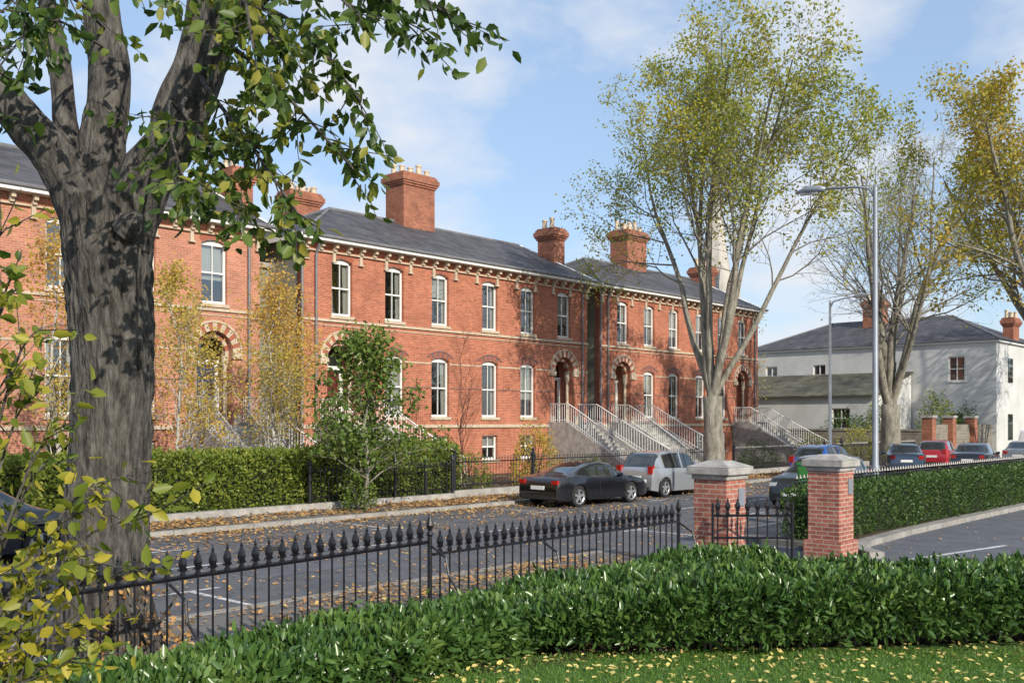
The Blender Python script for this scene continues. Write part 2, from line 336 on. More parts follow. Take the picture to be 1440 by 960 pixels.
def window(b,o,y,cur=True):
    # mats: 0 white 1 glass 2 curtain 3 stone
    t=.07; yf=y+o.depth-.07; yb=y+o.depth
    b.box(o.x0,o.x0+t,yf,yb,o.zb,o.zs,0); b.box(o.x1-t,o.x1,yf,yb,o.zb,o.zs,0)
    b.box(o.x0+t,o.x1-t,yf,yb,o.zb,o.zb+.1,0)
    mid=(o.zb+o.zs)/2+.04; b.box(o.x0+t,o.x1-t,yf-.01,yb,mid-.03,mid+.03,0)
    xs=o.xs()
    for xa,xb in zip(xs[:-1],xs[1:]):
        ta,tb=o.top(xa),o.top(xb); zl=o.zs-.06
        b.poly([(xa,yf,zl),(xb,yf,zl),(xb,yf,tb),(xa,yf,ta)],0)
        b.poly([(xa,yf,zl),(xa,yb,zl),(xb,yb,zl),(xb,yf,zl)],0)
    b.box(o.c-.013,o.c+.013,yf+.02,yb-.012,o.zb+.1,mid-.03,0); b.box(o.c-.013,o.c+.013,yf+.01,yb-.022,mid+.03,o.zs-.06,0)
    b.poly([(o.x0+t,yb-.005,o.zb+.1),(o.x1-t,yb-.005,o.zb+.1),(o.x1-t,yb-.005,mid),(o.x0+t,yb-.005,mid)],1)
    b.poly([(o.x0+t,yb-.015,mid),(o.x1-t,yb-.015,mid),(o.x1-t,yb-.015,o.zs),(o.x0+t,yb-.015,o.zs)],1)
    r=random.random()
    if r<.45:
        zz=o.zb+(o.zs-o.zb)*random.uniform(.2,.65); b.poly([(o.x0-.1,yb+.08,zz),(o.x1+.3,yb+.08,zz),(o.x1+.3,yb+.08,o.zs+.2),(o.x0-.1,yb+.08,o.zs+.2)],2)
    if r>.3:
        cwid=random.uniform(.15,.28)
        b.poly([(o.x0-.1,yb+.1,o.zb),(o.x0+cwid,yb+.1,o.zb),(o.x0+cwid*.8,yb+.1,o.zs+.2),(o.x0-.1,yb+.1,o.zs+.2)],2)
        b.poly([(o.x1-cwid*.8,yb+.1,o.zb),(o.x1+.4,yb+.1,o.zb),(o.x1+.4,yb+.1,o.zs+.2),(o.x1-cwid,yb+.1,o.zs+.2)],2)
    b.box(o.x0-.08,o.x1+.08,y-.07,y+.02,o.zb-.12,o.zb-.002,3)
def archring(b,cx,zs,r0,r1,ya,yb,ms,n=15,a0=0,a1=math.pi,flat=1):
    for i in range(n):
        t0=a0+(a1-a0)*i/n; t1=a0+(a1-a0)*(i+1)/n; q=[]
        for r,t in ((r0,t0),(r1,t0),(r1,t1),(r0,t1)): q.append((cx+r*math.cos(t),zs+r*math.sin(t)*flat))
        b.prism(q,'y',ya,yb,ms[i%len(ms)])
def band(b,x0,x1,y,z0,z1,proud,ops,m):
    cuts=sorted([(o.x0-.02,o.x1+.02) for o in ops if o.zb<z1 and o.top(o.c)>z0]); x=x0
    for a,c in cuts:
        if a>x: b.box(x,a,y-proud,y+.03,z0,z1,m)
        x=c
    if x<x1: b.box(x,x1,y-proud,y+.03,z0,z1,m)
def chimney(b,cx,cy,wx,wy,zb,zt,pots,m=0,mp=1):
    b.box(cx-wx/2,cx+wx/2,cy-wy/2,cy+wy/2,zb,zt-.62,m)
    b.box(cx-wx/2-.09,cx+wx/2+.09,cy-wy/2-.09,cy+wy/2+.09,zb,zb+.5,m)
    for i,(e,h0,h1) in enumerate(((.06,.62,.52),(.12,.52,.42),(.17,.42,.2),(.1,.2,.08),(.04,.08,0))):
        b.box(cx-wx/2-e,cx+wx/2+e,cy-wy/2-e,cy+wy/2+e,zt-h0,zt-h1,m)
    for r_ in (-1,1):
        for i in range(pots):
            px=cx-wx/2+.2+(wx-.4)*i/max(1,pots-1); h=random.uniform(.3,.6)
            b.lathe(px,cy+r_*wy*.22,[(.14,zt-.01),(.12,zt+h*.8),(.15,zt+h*.82),(.15,zt+h),(.1,zt+h)],10,mp)
YF=31.3
def steps(par,cx,zt=2.33,land=1.2,wid=1.9,Y=YF):
    b=MB(); n=13; run=.3; rise=(zt-.1)/n
    b.box(cx-wid/2,cx+wid/2,Y-land,Y-.02,.0,zt,0)
    for i in range(n-1):
        b.box(cx-wid/2,cx+wid/2,Y-land-run*(i+1),Y-land-run*i-.0,.0,zt-rise*(i+1),0)
        b.box(cx-wid/2-.01,cx+wid/2+.01,Y-land-run*(i+1)-.03,Y-land-run*(i+1)+.1,zt-rise*(i+1)-.03,zt-rise*(i+1)+.003,0)
    ye=Y-land-run*n
    for sx in (-1,1):
        xa=cx+sx*(wid/2+.02); xb=xa+sx*.28
        b.prism([(Y-.03,0),(Y-.03,zt+.12),(Y-land,zt+.12),(ye,.3),(ye-.3,.3),(ye-.3,0)],'x',min(xa,xb),max(xa,xb),1)
    b.build('front_steps',[M['granite'],M['granite']],par)
    b=MB()
    for sx in (-1,1):
        X=cx+sx*(wid/2+.16); L=land+run*n
        def zz(u): return zt+.12 if u<land else zt+.12-(zt+.12-.3)*(u-land)/(run*n)
        u=.1
        while u<L+.1:
            ox=sx*.35*max(0,(u-land)/(run*n))**2*1.6
            b.tube([(X+ox,Y-u,zz(min(u,L))-.02 if ox<.1 else .1),(X+ox,Y-u,zz(min(u,L))+.88)],.014,4,0); u+=.14
        for hh,r in ((.88,.028),(.1,.015)):
            b.tube([(X+sx*.35*max(0,(u-land)/(run*n))**2*1.6,Y-u,zz(u)+hh) for u in np.linspace(0,L,14)],r,5,0)
    b.build('handrail',[M['white']],par)
def house(x0,x1,offs,brick,hipL=True,hipR=False,doorcols=((.05,.02,.02),(.02,.03,.05)),chims=(),stepsides=(0,1),side='render'):
    cx=(x0+x1)/2; par=empty('brick_house',cx,YF+5,0); y=YF; ZE=9.45
    ops=[];dops=[]
    for i,o in enumerate(offs):
        ops.append(Op(cx+o,.5,6.62,8.72))
        if i in(0,len(offs)-1):
            d=Op(cx+o,.72,2.36,4.95,'semi',depth=1.0,use='door'); ops.append(d); dops.append(d)
        else:
            ops.append(Op(cx+o,.52,2.68,5.1)); ops.append(Op(cx+o,.5,.75,1.85,rise=0))
    b=MB(); wall(b,x0,x1,y,0,9.2,ops,0)
    b.box(x0,x1,y-.06,y+.12,9.2,ZE,0)
    b.poly([(x0,y,0),(x0,y+10,0),(x0,y+10,ZE),(x0,y,ZE)],1); b.poly([(x1,y,0),(x1,y+10,0),(x1,y+10,ZE),(x1,y,ZE)],0)
    b.box(x0-.004,x0+.35,y-.03,y+.35,0,9.2,0)
    b.poly([(x0,y+10,0),(x1,y+10,0),(x1,y+10,ZE),(x0,y+10,ZE)],0)
    if not hipR: b.poly([(x1,y,ZE),(x1,y+10,ZE),(x1,y+5,12.0)],0)
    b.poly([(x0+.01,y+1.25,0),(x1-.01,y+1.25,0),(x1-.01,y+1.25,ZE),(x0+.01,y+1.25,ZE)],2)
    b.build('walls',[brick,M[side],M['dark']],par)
    b=MB()
    for o in ops:
        if o.use=='win': window(b,o,y)
    b.build('windows',[M['white'],M['glass'],M['curtain'],M['stone']],par)
    # trims
    b=MB(); e=.01
    band(b,x0-.03,x1+.02,y,6.36,6.46,.07,ops,0); band(b,x0-.03,x1+.02,y,6.2,6.24,.03,ops,0)
    band(b,x0-.03,x1+.02,y,4.94,5.0,.02,[o for o in ops],0); band(b,x0-.03,x1+.02,y,3.9,3.95,.012,ops,2)
    band(b,x0-.03,x1+.02,y,2.22,2.36,.08,dops,0)
    b.box(x0-.05,x1+.05,y-.1,y+.03,9.02,9.08,0)
    nb=int((x1-x0)/.66); 
    for i in range(nb+1):
        X=x0+.1+(x1-x0-.2)*i/nb; big=(i%2==0)
        b.box(X-.065,X+.065,y-.3,y+.0,9.2,9.38,0); b.box(X-.065,X+.065,y-.18,y+.0,9.08,9.2,0)
        if big: b.box(X-.065,X+.065,y-.09,y+.0,8.72,9.02,0); b.box(X-.12,X+.12,y-.12,y+.0,8.66,8.72,0)
    for o in ops:
        if o.use=='win' and o.zb>6:
            archring(b,o.c,o.zs-.62,.86,1.06,y-.012,y+.02,[1],7,math.radians(55),math.radians(125),.92)
        elif o.use=='win' and o.zb>2:
            archring(b,o.c,o.zs-.62,.86,1.08,y-.014,y+.02,[1,2],9,math.radians(52),math.radians(128),.92)
            archring(b,o.c,o.zs-.62,1.085,1.15,y-.03,y+.02,[2],9,math.radians(46),math.radians(134),.92)
    for o in dops:
        archring(b,o.c,o.zs,.725,1.02,y-.05,y+.02,[0,1],17); archring(b,o.c,o.zs,1.025,1.09,y-.08,y+.02,[0],15)
        archring(b,o.c,o.zs-.02,.56,.70,y+.2,y+.4,[0,1],11,math.radians(-12),math.radians(192))
        for sx in(-1,1):
            X=o.c+sx*.9; b.box(X-.2,X+.2,y-.1,y+.02,4.72,4.94,0); b.box(X-.16,X+.16,y-.06,y+.01,2.37,2.75,0)
            X=o.c+sx*.6; b.lathe(X,y+.3,[(.12,2.36),(.12,2.6),(.08,2.65),(.075,4.4),(.13,4.6),(.13,4.82)],10,0)
    b.build('stone_trim',[M['stone'],M['redv'],M['bluebrick']],par)
    for o,dc in zip(dops,doorcols):
        b=MB(); yy=y+.95
        b.box(o.x0+.2,o.x1-.2,yy-.06,yy,2.36,4.55,0)
        for sx in (-.26,.26):
            for z0,z1 in((2.55,3.2),(3.35,4.35)): b.box(o.c+sx-.18,o.c+sx+.18,yy-.085,yy-.055,z0,z1,0)
        b.box(o.x0,o.x0+.2,yy-.1,yy,2.36,4.55,1); b.box(o.x1-.2,o.x1,yy-.1,yy,2.36,4.55,1); b.box(o.x0,o.x1,yy-.12,yy,4.55,4.7,1)
        b.poly([(o.x0,yy-.02,4.7),(o.x1,yy-.02,4.7),(o.x1,yy-.02,5.75),(o.x0,yy-.02,5.75)],2)
        b.poly([(o.x0,y,2.362),(o.x1,y,2.362),(o.x1,y+1,2.362),(o.x0,y+1,2.362)],3)
        b.build('front_door',[mat('door_paint',dc,rough=.3),M['white'],M['carglass'],M['granite']],par)
    # roof
    b=MB(); ov=.42; ze=ZE+.1; zr=12.05; yr=y+5; xl=x0-.35; xr=x1+.35
    rl=x0+5 if hipL else xl; rr=x1-5 if hipR else xr
    E=[(xl,y-ov,ze),(xr,y-ov,ze),(xr,y+10+ov,ze),(xl,y+10+ov,ze)]; RL=(rl,yr,zr);RR=(rr,yr,zr)
    b.poly([E[0],E[1],RR,RL],0); b.poly([E[2],E[3],RL,RR],0)
    if hipL: b.poly([E[3],E[0],RL],0)
    if hipR: b.poly([E[1],E[2],RR],0)
    b.tube([RL,RR],.09,6,1)
    if hipL: b.tube([E[0],RL],.07,5,1); b.tube([E[3],RL],.07,5,1)
    if hipR: b.tube([E[1],RR],.07,5,1); b.tube([E[2],RR],.07,5,1)
    b.build('roof',[M['slate'],M['lead']],par)
    b=MB(); b.box(xl,xr,y-ov-.06,y-ov+.02,ze-.17,ze+.01,0); b.box(xl,xr,y-ov+.02,y+.0,ze-.17,ze-.13,0); b.box(xl-.05,xl+.03,y-ov-.06,y+10,ze-.17,ze+.01,0)
    b.tube([(xl,y-ov-.1,ze+.0),(xr,y-ov-.1,ze+.0)],.06,6,1)
    if not hipR:
        b.tube([(xr+.02,y-ov,ze+.02),(xr+.02,yr,zr+.02)],.05,4,0)
    b.build('gutter',[M['white'],M['lead']],par)
    b=MB()
    for c in chims: chimney(b,*c)
    b.build('chimneys',[M['brickd'],M['pot']],par)
    for o in [dops[i] for i in stepsides]: steps(par,o.c)
    b=MB()
    for X in (x0+.55,x1-.5):
        b.tube([(X,y-.1,.2),(X,y-.1,8.9),(X,y-.35,9.35)],.05,6,0)
    b.build('downpipes',[M['lead']],par)
    return par
O1=(-6.85,-4.15,-1.55,1.55,4.15,6.85); O3=(-6.3,-3.85,-1.4,1.4,3.85,6.3)
house(3.2,20.6,O1,M['brick_lit'],True,False,((.2,.02,.02),(.03,.05,.12)),[(11.9,YF+5,2.2,1.4,11,14.4,4)],(1,))
house(22.5,39.9,O1,M['brick'],True,False,((.12,.02,.02),(.16,.03,.02)),[(32.3,YF+4.9,2.0,1.3,11,14.35,4),(28.3,39.6,1.7,.9,9.5,13.4,3)])
house(41.0,57.5,O3,M['brick'],True,False,((.03,.08,.03),(.2,.02,.02)),[(50.4,YF+5,2.0,1.3,11,14.2,4),(57.9,YF+4.3,.9,1.4,0,12.8,2)])
for (a,c,cx_,zt) in ((20.6,22.5,21.4,12.3),(39.9,41.0,40.5,12.7)):
    p=empty('side_wing',(a+c)/2,YF+5); b=MB(); b.box(a+.01,c-.01,YF+2.2,YF+8,0,8.6,0); b.box(a+.01,c-.01,YF+2.05,YF+2.2,8.5,8.7,1); b.box((a+c)/2-.25,(a+c)/2+.25,YF+2.17,YF+2.22,5,6.6,2)
    b.tube([(c-.12,YF-.12,.2),(c-.12,YF-.12,9.3)],.05,6,3); b.build('wing_walls',[M['render'],M['granite'],M['carglass'],M['lead']],p)
    b=MB(); chimney(b,cx_,YF+2.9,.85,1.15,8.55,zt,1); b.build('chimney',[M['brickd'],M['pot']],p)
# white house closing the view
par=empty('white_house',77,30)
def wallY(b,X,y0,y1,z0,z1,wins,m=0,mw=1,mg=2):
    ys=sorted({y0,y1}|{v for c in wins for v in (c[0]-c[2]/2,c[0]+c[2]/2)})
    for ya,yb in zip(ys[:-1],ys[1:]):
        mid=(ya+yb)/2; z=z0
        for c in sorted([c for c in wins if abs(c[0]-mid)<c[2]/2],key=lambda c:c[1]):
            b.poly([(X,ya,z),(X,yb,z),(X,yb,c[1]),(X,ya,c[1])],m); z=c[1]+c[3]
        b.poly([(X,ya,z),(X,yb,z),(X,yb,z1),(X,ya,z1)],m)
    for yc,zb,wd,h in wins:
        a,c=yc-wd/2,yc+wd/2; D=.15
        b.poly([(X,a,zb),(X+D,a,zb),(X+D,a,zb+h),(X,a,zb+h)],m); b.poly([(X,c,zb),(X+D,c,zb),(X+D,c,zb+h),(X,c,zb+h)],m)
        b.poly([(X,a,zb+h),(X+D,a,zb+h),(X+D,c,zb+h),(X,c,zb+h)],m); b.poly([(X,a,zb),(X+D,a,zb),(X+D,c,zb),(X,c,zb)],m)
        b.poly([(X+D,a,zb),(X+D,c,zb),(X+D,c,zb+h),(X+D,a,zb+h)],mg)
        for ya,yb,za,zb2 in((a,a+.07,zb,zb+h),(c-.07,c,zb,zb+h),(yc-.03,yc+.03,zb+.07,zb+h-.07),(a+.07,c-.07,zb,zb+.07),(a+.07,c-.07,zb+h-.07,zb+h),(a+.07,yc-.03,zb+h/2-.03,zb+h/2+.03),(yc+.03,c-.07,zb+h/2-.03,zb+h/2+.03)):
            b.box(X+D-.05,X+D-.003,ya,yb,za,zb2,mw)
        b.box(X-.06,X+.0,a-.1,c+.1,zb-.12,zb-.002,m)
b=MB(); wallY(b,72,21.3,40,0,7.9,[(23.9,5.3,1.1,1.7),(28.6,5.3,1.0,1.5),(34,5.3,1,1.5),(38,5.3,1,1.5),(24,1.2,1.1,1.9)])
b.poly([(72,21.3,0),(84,21.3,0),(84,21.3,7.9),(72,21.3,7.9)],0); b.poly([(72,40,0),(84,40,0),(84,40,7.9),(72,40,7.9)],0); b.poly([(84,21.3,0),(84,40,0),(84,40,7.9),(84,21.3,7.9)],0)
for xx in (74.5,79):
    b.box(xx,xx+1,21.25,21.29,1.2,3,2); b.box(xx,xx+1,21.25,21.29,5.2,6.9,2)
b.box(71.85,84.1,21.1,40.1,7.9,8.05,1)
b.build('walls',[M['whitebox'],M['white'],M['carglass']],par)
b=MB(); E=[(71.7,20.95,8.06),(84.3,20.95,8.06),(84.3,40.3,8.06),(71.7,40.3,8.06)]; a=(77.5,26,10.4);c=(77.5,35.5,10.4)
b.poly([E[0],E[1],a]); b.poly([E[1],E[2],c,a]); b.poly([E[2],E[3],c]); b.poly([E[3],E[0],a,c]); b.tube([a,c],.1,5,1); b.tube([E[0],a],.08,5,1); b.tube([E[3],c],.08,5,1); b.build('roof',[M['slate'],M['lead']],par)
b=MB(); chimney(b,76.5,31.5,1.0,1.6,9.3,11.9,2); chimney(b,77,21.8,1.4,.7,7.5,9.9,2); b.build('chimneys',[M['brickd'],M['pot']],par)
par=empty('outbuilding',68,33); b=MB(); wallY(b,66,27,42,0,4.3,[(29.6,2.0,1.3,1.4)],0); b.poly([(66,27,0),(71.9,27,0),(71.9,27,5.8),(66,27,4.3)],0)
b.build('walls',[M['whitebox'],M['white'],M['carglass']],par); b=MB(); b.prism([(65.7,4.2),(71.9,5.95),(71.9,6.05),(65.7,4.3)],'y',26.8,42.2); b.build('roof',[M['slatem']],par)
b=MB(); b.box(60,60.5,21.9,34,0,1.9); b.box(59.95,60.55,21.9,34,1.9,2.02); b.build('garden_wall',[M['rubble']])
b=MB(); b.box(60.5,72,21.6,22,0,2.3,0)
for X in(60,63.5,67.5): b.box(X,X+.6,21.3,21.9,0,2.7,1); b.box(X-.06,X+.66,21.24,21.96,2.7,2.85,2)
b.build('garden_wall',[M['rubble'],M['brickd'],M['granite']])
# church spire
SX,SY=131.6,78.6; par=empty('church_spire',SX,SY); b=MB(); b.box(SX-2.6,SX+2.6,SY-2.6,SY+2.6,0,21,0); b.lathe(SX,SY,[(2.9,21),(2.2,25),(1.3,31),(.15,39)],8,0)
for a in range(4):
    X=SX+2.2*(-1 if a%2 else 1); Y=SY+2.2*(-1 if a//2 else 1); b.lathe(X,Y,[(.6,20),(.6,23),(.05,26)],6,0)
b.box(SX-.7,SX+.7,SY-2.7,SY-2.55,14,18,1); b.box(SX-2.7,SX-2.55,SY-.7,SY+.7,14,18,1)
b.build('spire',[M['spire'],M['dark']],par)

# ---------------------------------------------------------------- railings
def spearbars(b,pts,spacing,zb,zt_f,bar=.011,head=True,n=6,sc=1.0):
    for (xa,ya),(xb,yb) in zip(pts[:-1],pts[1:]):
        L=math.hypot(xb-xa,yb-ya); k=max(1,int(round(L/spacing)))
        for i in range(k):
            u=(i+.5)/k; X=xa+(xb-xa)*u; Y=ya+(yb-ya)*u; zt=zt_f(X)+random.uniform(-.004,.004)
            r=bar
            if head:
                z0=zt-.235
                b.lathe(X,Y,[(r,zb),(r,z0-.03),(.030,z0-.02),(.030,z0+.005),(.013,z0+.02),(.017,z0+.035),(.036,z0+.065),(.043,z0+.095),(.036,z0+.125),(.020,z0+.16),(.012,z0+.175),(.017,z0+.19),(.009,z0+.21),(.002,zt)],n)
                for sx in(-1,1):
                    b.tube([(X+sx*.01,Y,z0+.02),(X+sx*.038,Y,z0+.045),(X+sx*.052,Y,z0+.025)],[.010,.011,.004],4)
            else: b.lathe(X,Y,[(r,zb),(r,zt-.12),(r*2.6,zt-.08),(r*.2,zt)],4)
par=empty('iron_railings',7,8); b=MB()
zA=lambda X:1.375+(X-3.3)*.017; zB=lambda X:1.32
spearbars(b,[(-2.5,8),(7.35,8)],.148,.2,zA); spearbars(b,[(7.5,8),(12.25,8)],.148,.15,zB)
for za,f,x0,x1 in ((-.26,zA,-2.5,7.42),(-.98,zA,-2.5,7.42),(-.26,zB,7.42,12.35),(-.98,zB,7.42,12.35)):
    b.prism([(7.982,f(x0)+za-.03),(8.018,f(x0)+za-.03),(8.018,f(x0)+za),(7.982,f(x0)+za)],'x',x0,x1) if f is zB else b.tube([(x0,8,f(x0)+za),(x1,8,f(x1)+za)],.021,4)
for X,f in((1.0,zA),(7.42,zA),(12.35,zB)):
    b.lathe(X,8,[(.026,.1),(.026,f(X)-.2),(.042,f(X)-.18),(.02,f(X)-.14),(.045,f(X)-.08),(.03,f(X)-.03),(.004,f(X)+.05)],8)
for X,f in((1.0,zA),(4.35,zA),(7.42,zA),(9.3,zB),(12.35,zB)):
    b.tube([(X,7.98,f(X)-.3),(X+.05,7.8,f(X)-.42),(X+.02,7.72,f(X)-.6),(X+.05,7.55,.62),(X+.1,7.35,.36)],.014,5)
b.build('bars',[M['iron']],par,smooth=False)
b=MB(); b.box(-3,12.4,7.9,8.1,-.05,.2); b.build('plinth',[M['granite']],par)
par=empty('iron_gate',13.7,7.6); b=MB(); P0=(13.3,8.0);P1=(14.15,7.12)
spearbars(b,[P0,P1],.15,.12,lambda X:1.34)
for z in(1.06,.72,.14): b.tube([(*P0,z),(*P1,z)],.02,4)
for p in(P0,P1): b.tube([(*p,.05),(*p,1.25)],.024,6)
b.build('bars',[M['iron']],par)
def pier(cx,cy,zt,w_=.6):
    par=empty('gate_pier',cx,cy); b=MB(); h=w_/2
    b.box(cx-h-.06,cx+h+.06,cy-h-.06,cy+h+.06,0,.35,0); b.box(cx-h,cx+h,cy-h,cy+h,.35,zt-.3,0)
    b.build('brickwork',[M['pier']],par,bevel=.008); b=MB()
    b.box(cx-h-.03,cx+h+.03,cy-h-.03,cy+h+.03,zt-.3,zt-.22); b.box(cx-h-.09,cx+h+.09,cy-h-.09,cy+h+.09,zt-.22,zt-.1)
    t=h+.09; v=[(cx-t,cy-t,zt-.098),(cx+t,cy-t,zt-.098),(cx+t,cy+t,zt-.098),(cx-t,cy+t,zt-.098)]; q=.14; u=[(cx-q,cy-q,zt),(cx+q,cy-q,zt),(cx+q,cy+q,zt),(cx-q,cy+q,zt)]
    b.poly(u)
    for i in range(4): b.poly([v[i],v[(i+1)%4],u[(i+1)%4],u[i]])
    b.build('capstone',[M['granite']],par,bevel=.015)
    b=MB(); b.box(cx+.05,cx+.23,cy-h-.02,cy-h-.003,zt-.72,zt-.44); b.build('name_plate',[M['galv']],par)
pier(14.1,8.35,1.87); pier(17.3,7.95,1.9)
# driveway kerb
b=MB(); pts=[(17.9,7.2),(18.4,7.75),(19.5,8.1),(22,8.25),(26,8.3),(40,8.3)]
for i in range(len(pts)-1):
    (xa,ya),(xb,yb)=pts[i],pts[i+1]; k=max(1,int(math.hypot(xb-xa,yb-ya)/.9))
    for j in range(k):
        u0,u1=j/k,(j+.985)/k; p=Vector((xa+(xb-xa)*u0,ya+(yb-ya)*u0)); q=Vector((xa+(xb-xa)*u1,ya+(yb-ya)*u1)); d=(q-p).normalized(); nn=Vector((-d.y,d.x))*.28
        b.prism([tuple(p),tuple(q),tuple(q+nn),tuple(p+nn)],'z',-.02,.13)
b.build('kerb',[M['kerb']])
b=MB(); b.poly([(17.9,7.5,.1),(18.4,8.0,.1),(19.5,8.35,.1),(22,8.5,.1),(26,8.55,.1),(60,8.55,.1),(60,8.95,.1),(17.9,8.95,.1)]); b.build('planting_bed',[M['soil']])
par=empty('iron_railings',35,9.3); b=MB(); spearbars(b,[(18.7,9.35),(60,9.35)],.16,.2,lambda X:1.42,bar=.013,head=False)
for z in(1.25,.3): b.tube([(18.7,9.35,z),(60,9.35,z)],.02,4)
b.build('bars',[M['iron']],par)
par=empty('terrace_railings',40,22.2); b=MB(); b.box(21.5,59.8,22.05,22.3,0,.35,1)
spearbars(b,[(21.6,22.17),(36.6,22.17)],.14,.35,lambda X:1.4,bar=.012,head=False); spearbars(b,[(38.6,22.17),(59.7,22.17)],.14,.35,lambda X:1.4,bar=.012,head=False)
for z in(1.22,.5): b.tube([(21.6,22.17,z),(36.6,22.17,z)],.02,4); b.tube([(38.6,22.17,z),(59.7,22.17,z)],.02,4)
for X in(21.6,25.3,36.6,38.6,47.5,49.5): b.lathe(X,22.17,[(.06,.1),(.06,1.35),(.09,1.37),(.09,1.42),(.03,1.5),(.05,1.56),(.01,1.62)],8)
b.build('bars',[M['iron'],M['granite']],par)
par=empty('terrace_railings',17,21.95); b=MB(); b.box(4,21.4,21.88,22.08,0,.3,1); spearbars(b,[(16.0,21.95),(21.3,21.95)],.14,.3,lambda X:1.3,bar=.012,head=False)
for z in(1.15,.45): b.tube([(16.0,21.95,z),(21.3,21.95,z)],.018,4)
for X in(16.0,19,20.2,21.3): b.lathe(X,21.95,[(.05,.1),(.05,1.3),(.08,1.33),(.03,1.45),(.01,1.5)],8)
b.build('bars',[M['iron'],M['granite']],par)

# ---------------------------------------------------------------- hedges
def hedge(name,x0,y0,x1,y1,wd,z0,z1,dens,ls,mm,wr=.38,round_=.12,amp=.05,six=True,taper=0,tlen=1.8,up=.35):
    par=empty(name,(x0+x1)/2,(y0+y1)/2)
    a=np.array([x0,y0]);d=np.array([x1-x0,y1-y0]);L=np.linalg.norm(d);d=d/L;nn=np.array([-d[1],d[0]])
    hw=wd/2;H=z1-z0
    def gen(k,face):
        u=rng.random(k)*L
        if face=='top': s=rng.uniform(-hw,hw,k); z=np.full(k,z1); no=np.array([0,0,1.])
        elif face in('f','b'):
            sg=-1 if face=='f' else 1; s=np.full(k,sg*hw); z=z0+H*rng.random(k)**.85; no=np.array([nn[0]*sg,nn[1]*sg,0])
        else:
            e=0 if face=='e0' else L; u=np.full(k,float(e)); s=rng.uniform(-hw,hw,k); z=z0+H*rng.random(k); sg=-1 if face=='e0' else 1; no=np.array([d[0]*sg,d[1]*sg,0])
        und=amp*(np.sin(u*2.3+s*3)+.6*np.sin(u*5.1+1.3+s*7)+.5*np.sin(u*11+z*9)+.5*np.sin(s*13+u*17))
        edge=np.clip((np.abs(s)-(hw-round_))/round_,0,1)
        if face=='top': z=z+und-edge**2*round_*.6
        else:
            et=np.clip((z-(z1-round_))/round_,0,1); shrink=-et**2*round_*.6+und*.9
            if face in('f','b'): s=s+np.sign(s)*shrink
            else: u=u+(1 if face=='e1' else -1)*shrink
        if taper:
            f=np.clip(1-u/tlen,0,1)**1.5
            z=z0+(z-z0)*(1-taper*f); s=s*(1-.5*f)
        jit=rng.normal(size=(k,3))*.028-np.abs(rng.normal(size=k))[:,None]*no*.03+(rng.random(k)<.07)[:,None]*no*rng.random((k,1))*.09
        P=np.c_[a[0]+d[0]*u+nn[0]*s,a[1]+d[1]*u+nn[1]*s,z]+jit
        A=no*.9+rng.normal(size=(k,3))*.7+np.array([0,0,up])
        return P,A
    Ps=[];As=[]
    for face,ar in(('top',L*wd),('f',L*H),('b',L*H),('e0',wd*H),('e1',wd*H)):
        k=int(ar*dens); P,A=gen(k,face); Ps.append(P);As.append(A)
    C=np.concatenate(Ps);A=np.concatenate(As);k=len(C)
    cl=.5+.25*np.sin(C[:,0]*3.1+C[:,2]*5)+.2*np.sin(C[:,1]*4.3+C[:,0]*7); rn=np.clip(.6*rng.random(k)+.4*cl,0,1)
    leaves('foliage',C,A,rng.uniform(.6,1.35,k)*ls,mm,par,wr=wr,rnd=rn,six=six)
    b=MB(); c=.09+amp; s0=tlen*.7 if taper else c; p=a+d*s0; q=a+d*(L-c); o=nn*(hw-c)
    b.prism([tuple(p-o),tuple(q-o),tuple(q+o),tuple(p+o)],'z',z0,z1-c); b.build('dark_core',[M['core']],par)  # solid dark box blocks gaps; inner hedge shade is put into its colour
    return par
hedge('laurel_hedge',2.2,6.4,11.7,6.55,1.0,.40,.76,2400,.088,M['L_hedge'],wr=.38,amp=.04)
hedge('laurel_hedge',6.9,6.1,13.2,.8,1.25,.52,1.0,2400,.088,M['L_hedge'],wr=.38,round_=.2,taper=.55,tlen=2.2,amp=.045)
hedge('boxwood_hedge',18.6,9.1,60,9.1,.95,.12,1.12,700,.07,M['L_hedge3'],wr=.5,six=False)
hedge('privet_hedge',3,22.95,17.6,22.95,1.4,.1,1.62,800,.09,M['L_hedge2'],wr=.6,six=False,amp=.07)
hedge('privet_hedge',17.8,23.4,22.0,23.2,1.8,.1,1.75,800,.08,M['L_hedge2'],wr=.6,six=False,amp=.08)
par=empty('hedge_stems',10,4); b=MB(); random.seed(3)
for i in range(60):
    u=random.random(); X=7.6+(13.0-7.6)*u+random.uniform(-.25,.1); Y=5.45+(.9-5.45)*u+random.uniform(-.3,.1)
    b.tube([(X,Y,.3),(X+random.uniform(-.08,.08),Y+random.uniform(-.08,.08),.75)],[.014,.01],4)
b.build('stems',[M['barkl']],par)
